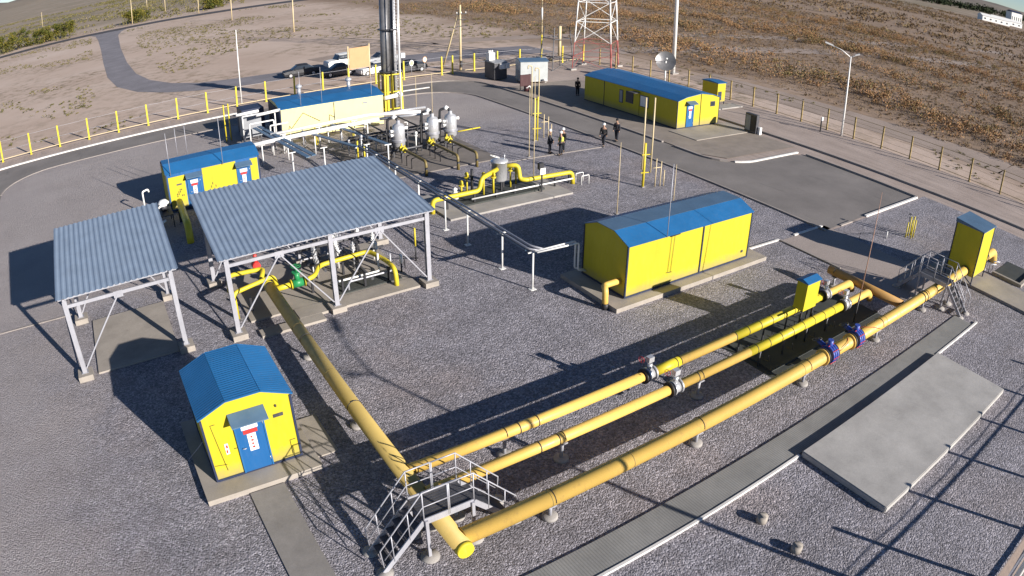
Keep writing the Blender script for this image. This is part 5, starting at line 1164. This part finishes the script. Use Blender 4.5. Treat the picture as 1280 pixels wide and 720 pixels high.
def quads_obj(name, v, mat):
    me = bpy.data.meshes.new(name); n = len(v)//4
    me.vertices.add(len(v)); me.vertices.foreach_set('co', v.ravel())
    me.loops.add(n*4); me.loops.foreach_set('vertex_index', np.arange(n*4, dtype=np.int32))
    me.polygons.add(n); me.polygons.foreach_set('loop_start', np.arange(n, dtype=np.int32)*4); me.polygons.foreach_set('loop_total', np.full(n, 4, dtype=np.int32))
    me.update(calc_edges=True); me.materials.append(mat); o = bpy.data.objects.new(name, me); C.objects.link(o); return o
olive = leaf_mat('olive scrub', [(0.05, 0.05, 0.02), (0.11, 0.105, 0.04), (0.19, 0.165, 0.06), (0.22, 0.17, 0.09)])
rust = leaf_mat('rusty dry scrub', [(0.10, 0.07, 0.042), (0.155, 0.105, 0.06), (0.205, 0.13, 0.07), (0.21, 0.155, 0.09), (0.15, 0.13, 0.065)], 0.07)
green = leaf_mat('yellowing poplar leaves', [(0.03, 0.045, 0.012), (0.065, 0.08, 0.02), (0.14, 0.125, 0.025), (0.21, 0.165, 0.03)], 0.3)
nr = np.random.default_rng(4)
# bushes one can tell apart, by the far road at the top left
for i_, (x, y, h_, w_, lab) in enumerate(((-36.5, 252, 6.0, 6.5, 'yellow green bush cut by the left edge of the picture'), (-27.5, 251, 7.5, 6.8, 'darkest rounded green bush by the far road at top left'),
        (-17.5, 252, 5.5, 6.0, 'left one of the joined yellow green bushes beyond the far road'), (-11.0, 254, 6.5, 6.0, 'right one of the joined yellow green bushes beyond the far road'), (-46, 248, 5, 4, 'outermost bush just outside the left edge by the far road'),
        (15.5, 252, 4.5, 6.0, 'low dark bush right of the access road junction beyond the far road'), (43, 254, 4.0, 4.5, 'small green bush beyond the far road above the chimney shadow'))):
    t = thing('bush', lab, 'bush', (x, y, 0), group='green bushes along the far road')
    nc = 26; an = nr.random(nc)*6.28; rr = np.sqrt(nr.random(nc))*w_*0.75; zz = nr.random(nc)*h_*0.75+h_*0.15
    ce = np.stack([np.cos(an)*rr, np.sin(an)*rr, zz*(1-0.35*(rr/w_)**2)], 1); ra = np.repeat(((0.25+0.25*nr.random(nc))*w_*0.7)[:, None], 3, 1)
    o = quads_obj('crown', leaf_cloud(nr, ce, ra, 130, 0.17), green); o.parent = t
    b = MB(); b.tube([(0, 0, 0), (0.1, 0, h_*0.25), (0.3, 0.1, h_*0.6)], [0.22, 0.16, 0.06], 8)
    for k in range(5): a = k*1.3; b.tube([(0.05, 0, h_*0.12), (math.cos(a)*w_*0.4, math.sin(a)*w_*0.4, h_*0.55)], [0.1, 0.03], 6)
    b.build('trunk', 'bark', t, local=True)
# scrub cover
def lat(x, y, s):  # cheap smooth noise
    return (np.sin(x/s+1.3*np.sin(y/s*0.7))+np.sin(y/s*1.3+1.7*np.sin(x/s*0.9+2))+np.sin((x+y)/s*0.63+4)+0.8*np.sin(x/s*2.3-y/s*1.9)+.6*np.sin(x/s*4.1+y/s*3.3))/4.4
def scatter(N, x0, x1, y0, y1, keep):
    p = np.stack([nr.uniform(x0, x1, N), nr.uniform(y0, y1, N)], 1); return p[keep(p[:, 0], p[:, 1])]
def east_keep(x, y):
    edge = 71-0.02*(y-20)+3.5*lat(x*0, y, 9)
    k = (x > edge) & (lat(x*1.3, y*0.45, 7) > -0.5-0.2*np.exp(-(x-edge)/12)) & (nr.random(len(x)) < np.where(x < 130, 1, 0.6))
    return k
P1 = scatter(24000, 66, 210, -25, 175, east_keep)
sz = 0.22+0.6*nr.random(len(P1))**3+0.25*(lat(P1[:, 0], P1[:, 1]*0.5, 6) > 0.2)
n_near = P1[:, 0] < 125
for q, npr, fs_ in ((n_near, 18, 0.055), (~n_near, 8, 0.11)):
    c = np.column_stack([P1[q], sz[q]*0.45]); ra = np.stack([sz[q]*0.85, sz[q]*0.85, sz[q]*0.75], 1)
    o = quads_obj('dry_scrub', leaf_cloud(nr, c, ra, npr, fs_), rust); o['kind'] = 'stuff'
def band(x, y):  # rows of bushes along old ditches
    u = x-0.05*y+5*lat(x*0.3, y, 16)
    return 0.5+0.22*np.sin(u/23*6.283-6.283*75/23)+0.55*lat(x*1.25+3, y*0.5, 8)+0.35*lat(x, y*0.7, 3.3)
P7 = scatter(9000, 72, 200, -15, 160, lambda x, y: nr.random(len(x)) < np.clip((band(x, y)-0.36)*1.5, 0, 0.85))
s7 = 0.55+1.1*nr.random(len(P7))**1.5; o = quads_obj('dry_scrub', leaf_cloud(nr, np.column_stack([P7, s7*0.55]), np.stack([s7*1.1, s7*1.1, s7*0.85], 1), 70, 0.085), leaf_mat('rusty bushes', [(0.10, 0.085, 0.045), (0.20, 0.165, 0.075), (0.30, 0.17, 0.085), (0.37, 0.205, 0.11), (0.27, 0.20, 0.11)], 0.045)); o['kind'] = 'stuff'
P2 = scatter(5200, 200, 620, -60, 420, lambda x, y: lat(x, y*0.5, 22) > -0.3)
s2 = 1.0+1.5*nr.random(len(P2)); o = quads_obj('dry_scrub', leaf_cloud(nr, np.column_stack([P2, s2*0.35]), np.stack([s2*1.6, s2*1.6, s2*0.6], 1), 18, 0.3), rust); o['kind'] = 'stuff'
# sparse tufts on the tan ground to the west and north
def west_keep(x, y):
    road = ((x > -1) & (x < 10) & (y > 93)) | ((y > 82) & (y < 98) & (x > -1)) | ((y > 226) & (y < 238))
    return (lat(x, y, 11) > 0.05) & (~road) & (nr.random(len(x)) < 0.9)
P3 = np.concatenate([scatter(2600, -32, 0.5, 79, 222, west_keep), scatter(3600, 9, 62, 99, 222, west_keep), scatter(900, 62, 80, 76, 200, west_keep)])
s3 = 0.16+0.34*nr.random(len(P3))**2; o = quads_obj('dry_tufts', leaf_cloud(nr, np.column_stack([P3, s3*0.35]), np.stack([s3*1.2, s3*1.2, s3*0.7], 1), 14, 0.075), olive); o['kind'] = 'stuff'
P4 = scatter(6000, -120, 200, 244, 640, lambda x, y: lat(x, y, 24) > -0.05)
s4 = 0.7+1.3*nr.random(len(P4)); o = quads_obj('steppe_scrub', leaf_cloud(nr, np.column_stack([P4, s4*0.3]), np.stack([s4*1.4, s4*1.4, s4*0.6], 1), 14, 0.24), olive); o['kind'] = 'stuff'
P5 = np.concatenate([scatter(260, 60.5, 69, 5, 70, lambda x, y: lat(x, y, 5) > 0.25), scatter(300, -14, 57, 74.5, 80, lambda x, y: (lat(x, y, 4) > 0.3) & ((x < 14) | (x > 46)))])
s5 = 0.08+0.16*nr.random(len(P5)); o = quads_obj('dry_tufts', leaf_cloud(nr, np.column_stack([P5, s5*0.35]), np.stack([s5*1.2, s5*1.2, s5*0.7], 1), 20, 0.05), olive); o['kind'] = 'stuff'
# far tree belt and white buildings at the upper right
P6 = np.stack([np.linspace(900, 2300, 110)+nr.uniform(-9, 9, 110), 430+np.linspace(0, 160, 110)+nr.uniform(-25, 25, 110)], 1)
s6 = 7+6*nr.random(110); o = quads_obj('tree_belt', leaf_cloud(nr, np.column_stack([P6, s6*0.6]), np.stack([s6, s6, s6*0.8], 1), 60, 1.5), leaf_mat('dark belt leaves', [(0.02, 0.03, 0.015), (0.045, 0.055, 0.03)], 0.01)); o['kind'] = 'stuff'
for x, y, L_, W_, H_, lab in ((690, 238, 34, 10, 4.5, 'left long low white building on the horizon at upper right'), (760, 248, 40, 10, 4.5, 'right long low white building on the horizon at upper right'), (930, 292, 18, 14, 15, 'tall white building on the horizon near the upper right corner')):
    t = thing('far_building', lab, 'building', (x, y, 0), R(-38))
    MB().box(-L_/2, L_/2, -W_/2, W_/2, 0, H_).build('wall', 'white', t, local=True)
    MB().prism([(-W_/2-0.5, H_+0.01), (W_/2+0.5, H_+0.01), (0, H_+2.2)], 'x', -L_/2-0.5, L_/2+0.5).build('roof', 'white' if H_ < 9 else 'navy', t, local=True)
    for k in range(5): MB().box(-L_/2+L_*(k+0.3)/5, -L_/2+L_*(k+0.6)/5, -W_/2-0.1, -W_/2-0.01, H_*0.35, H_*0.65).build('window', 'glass', t, local=True)
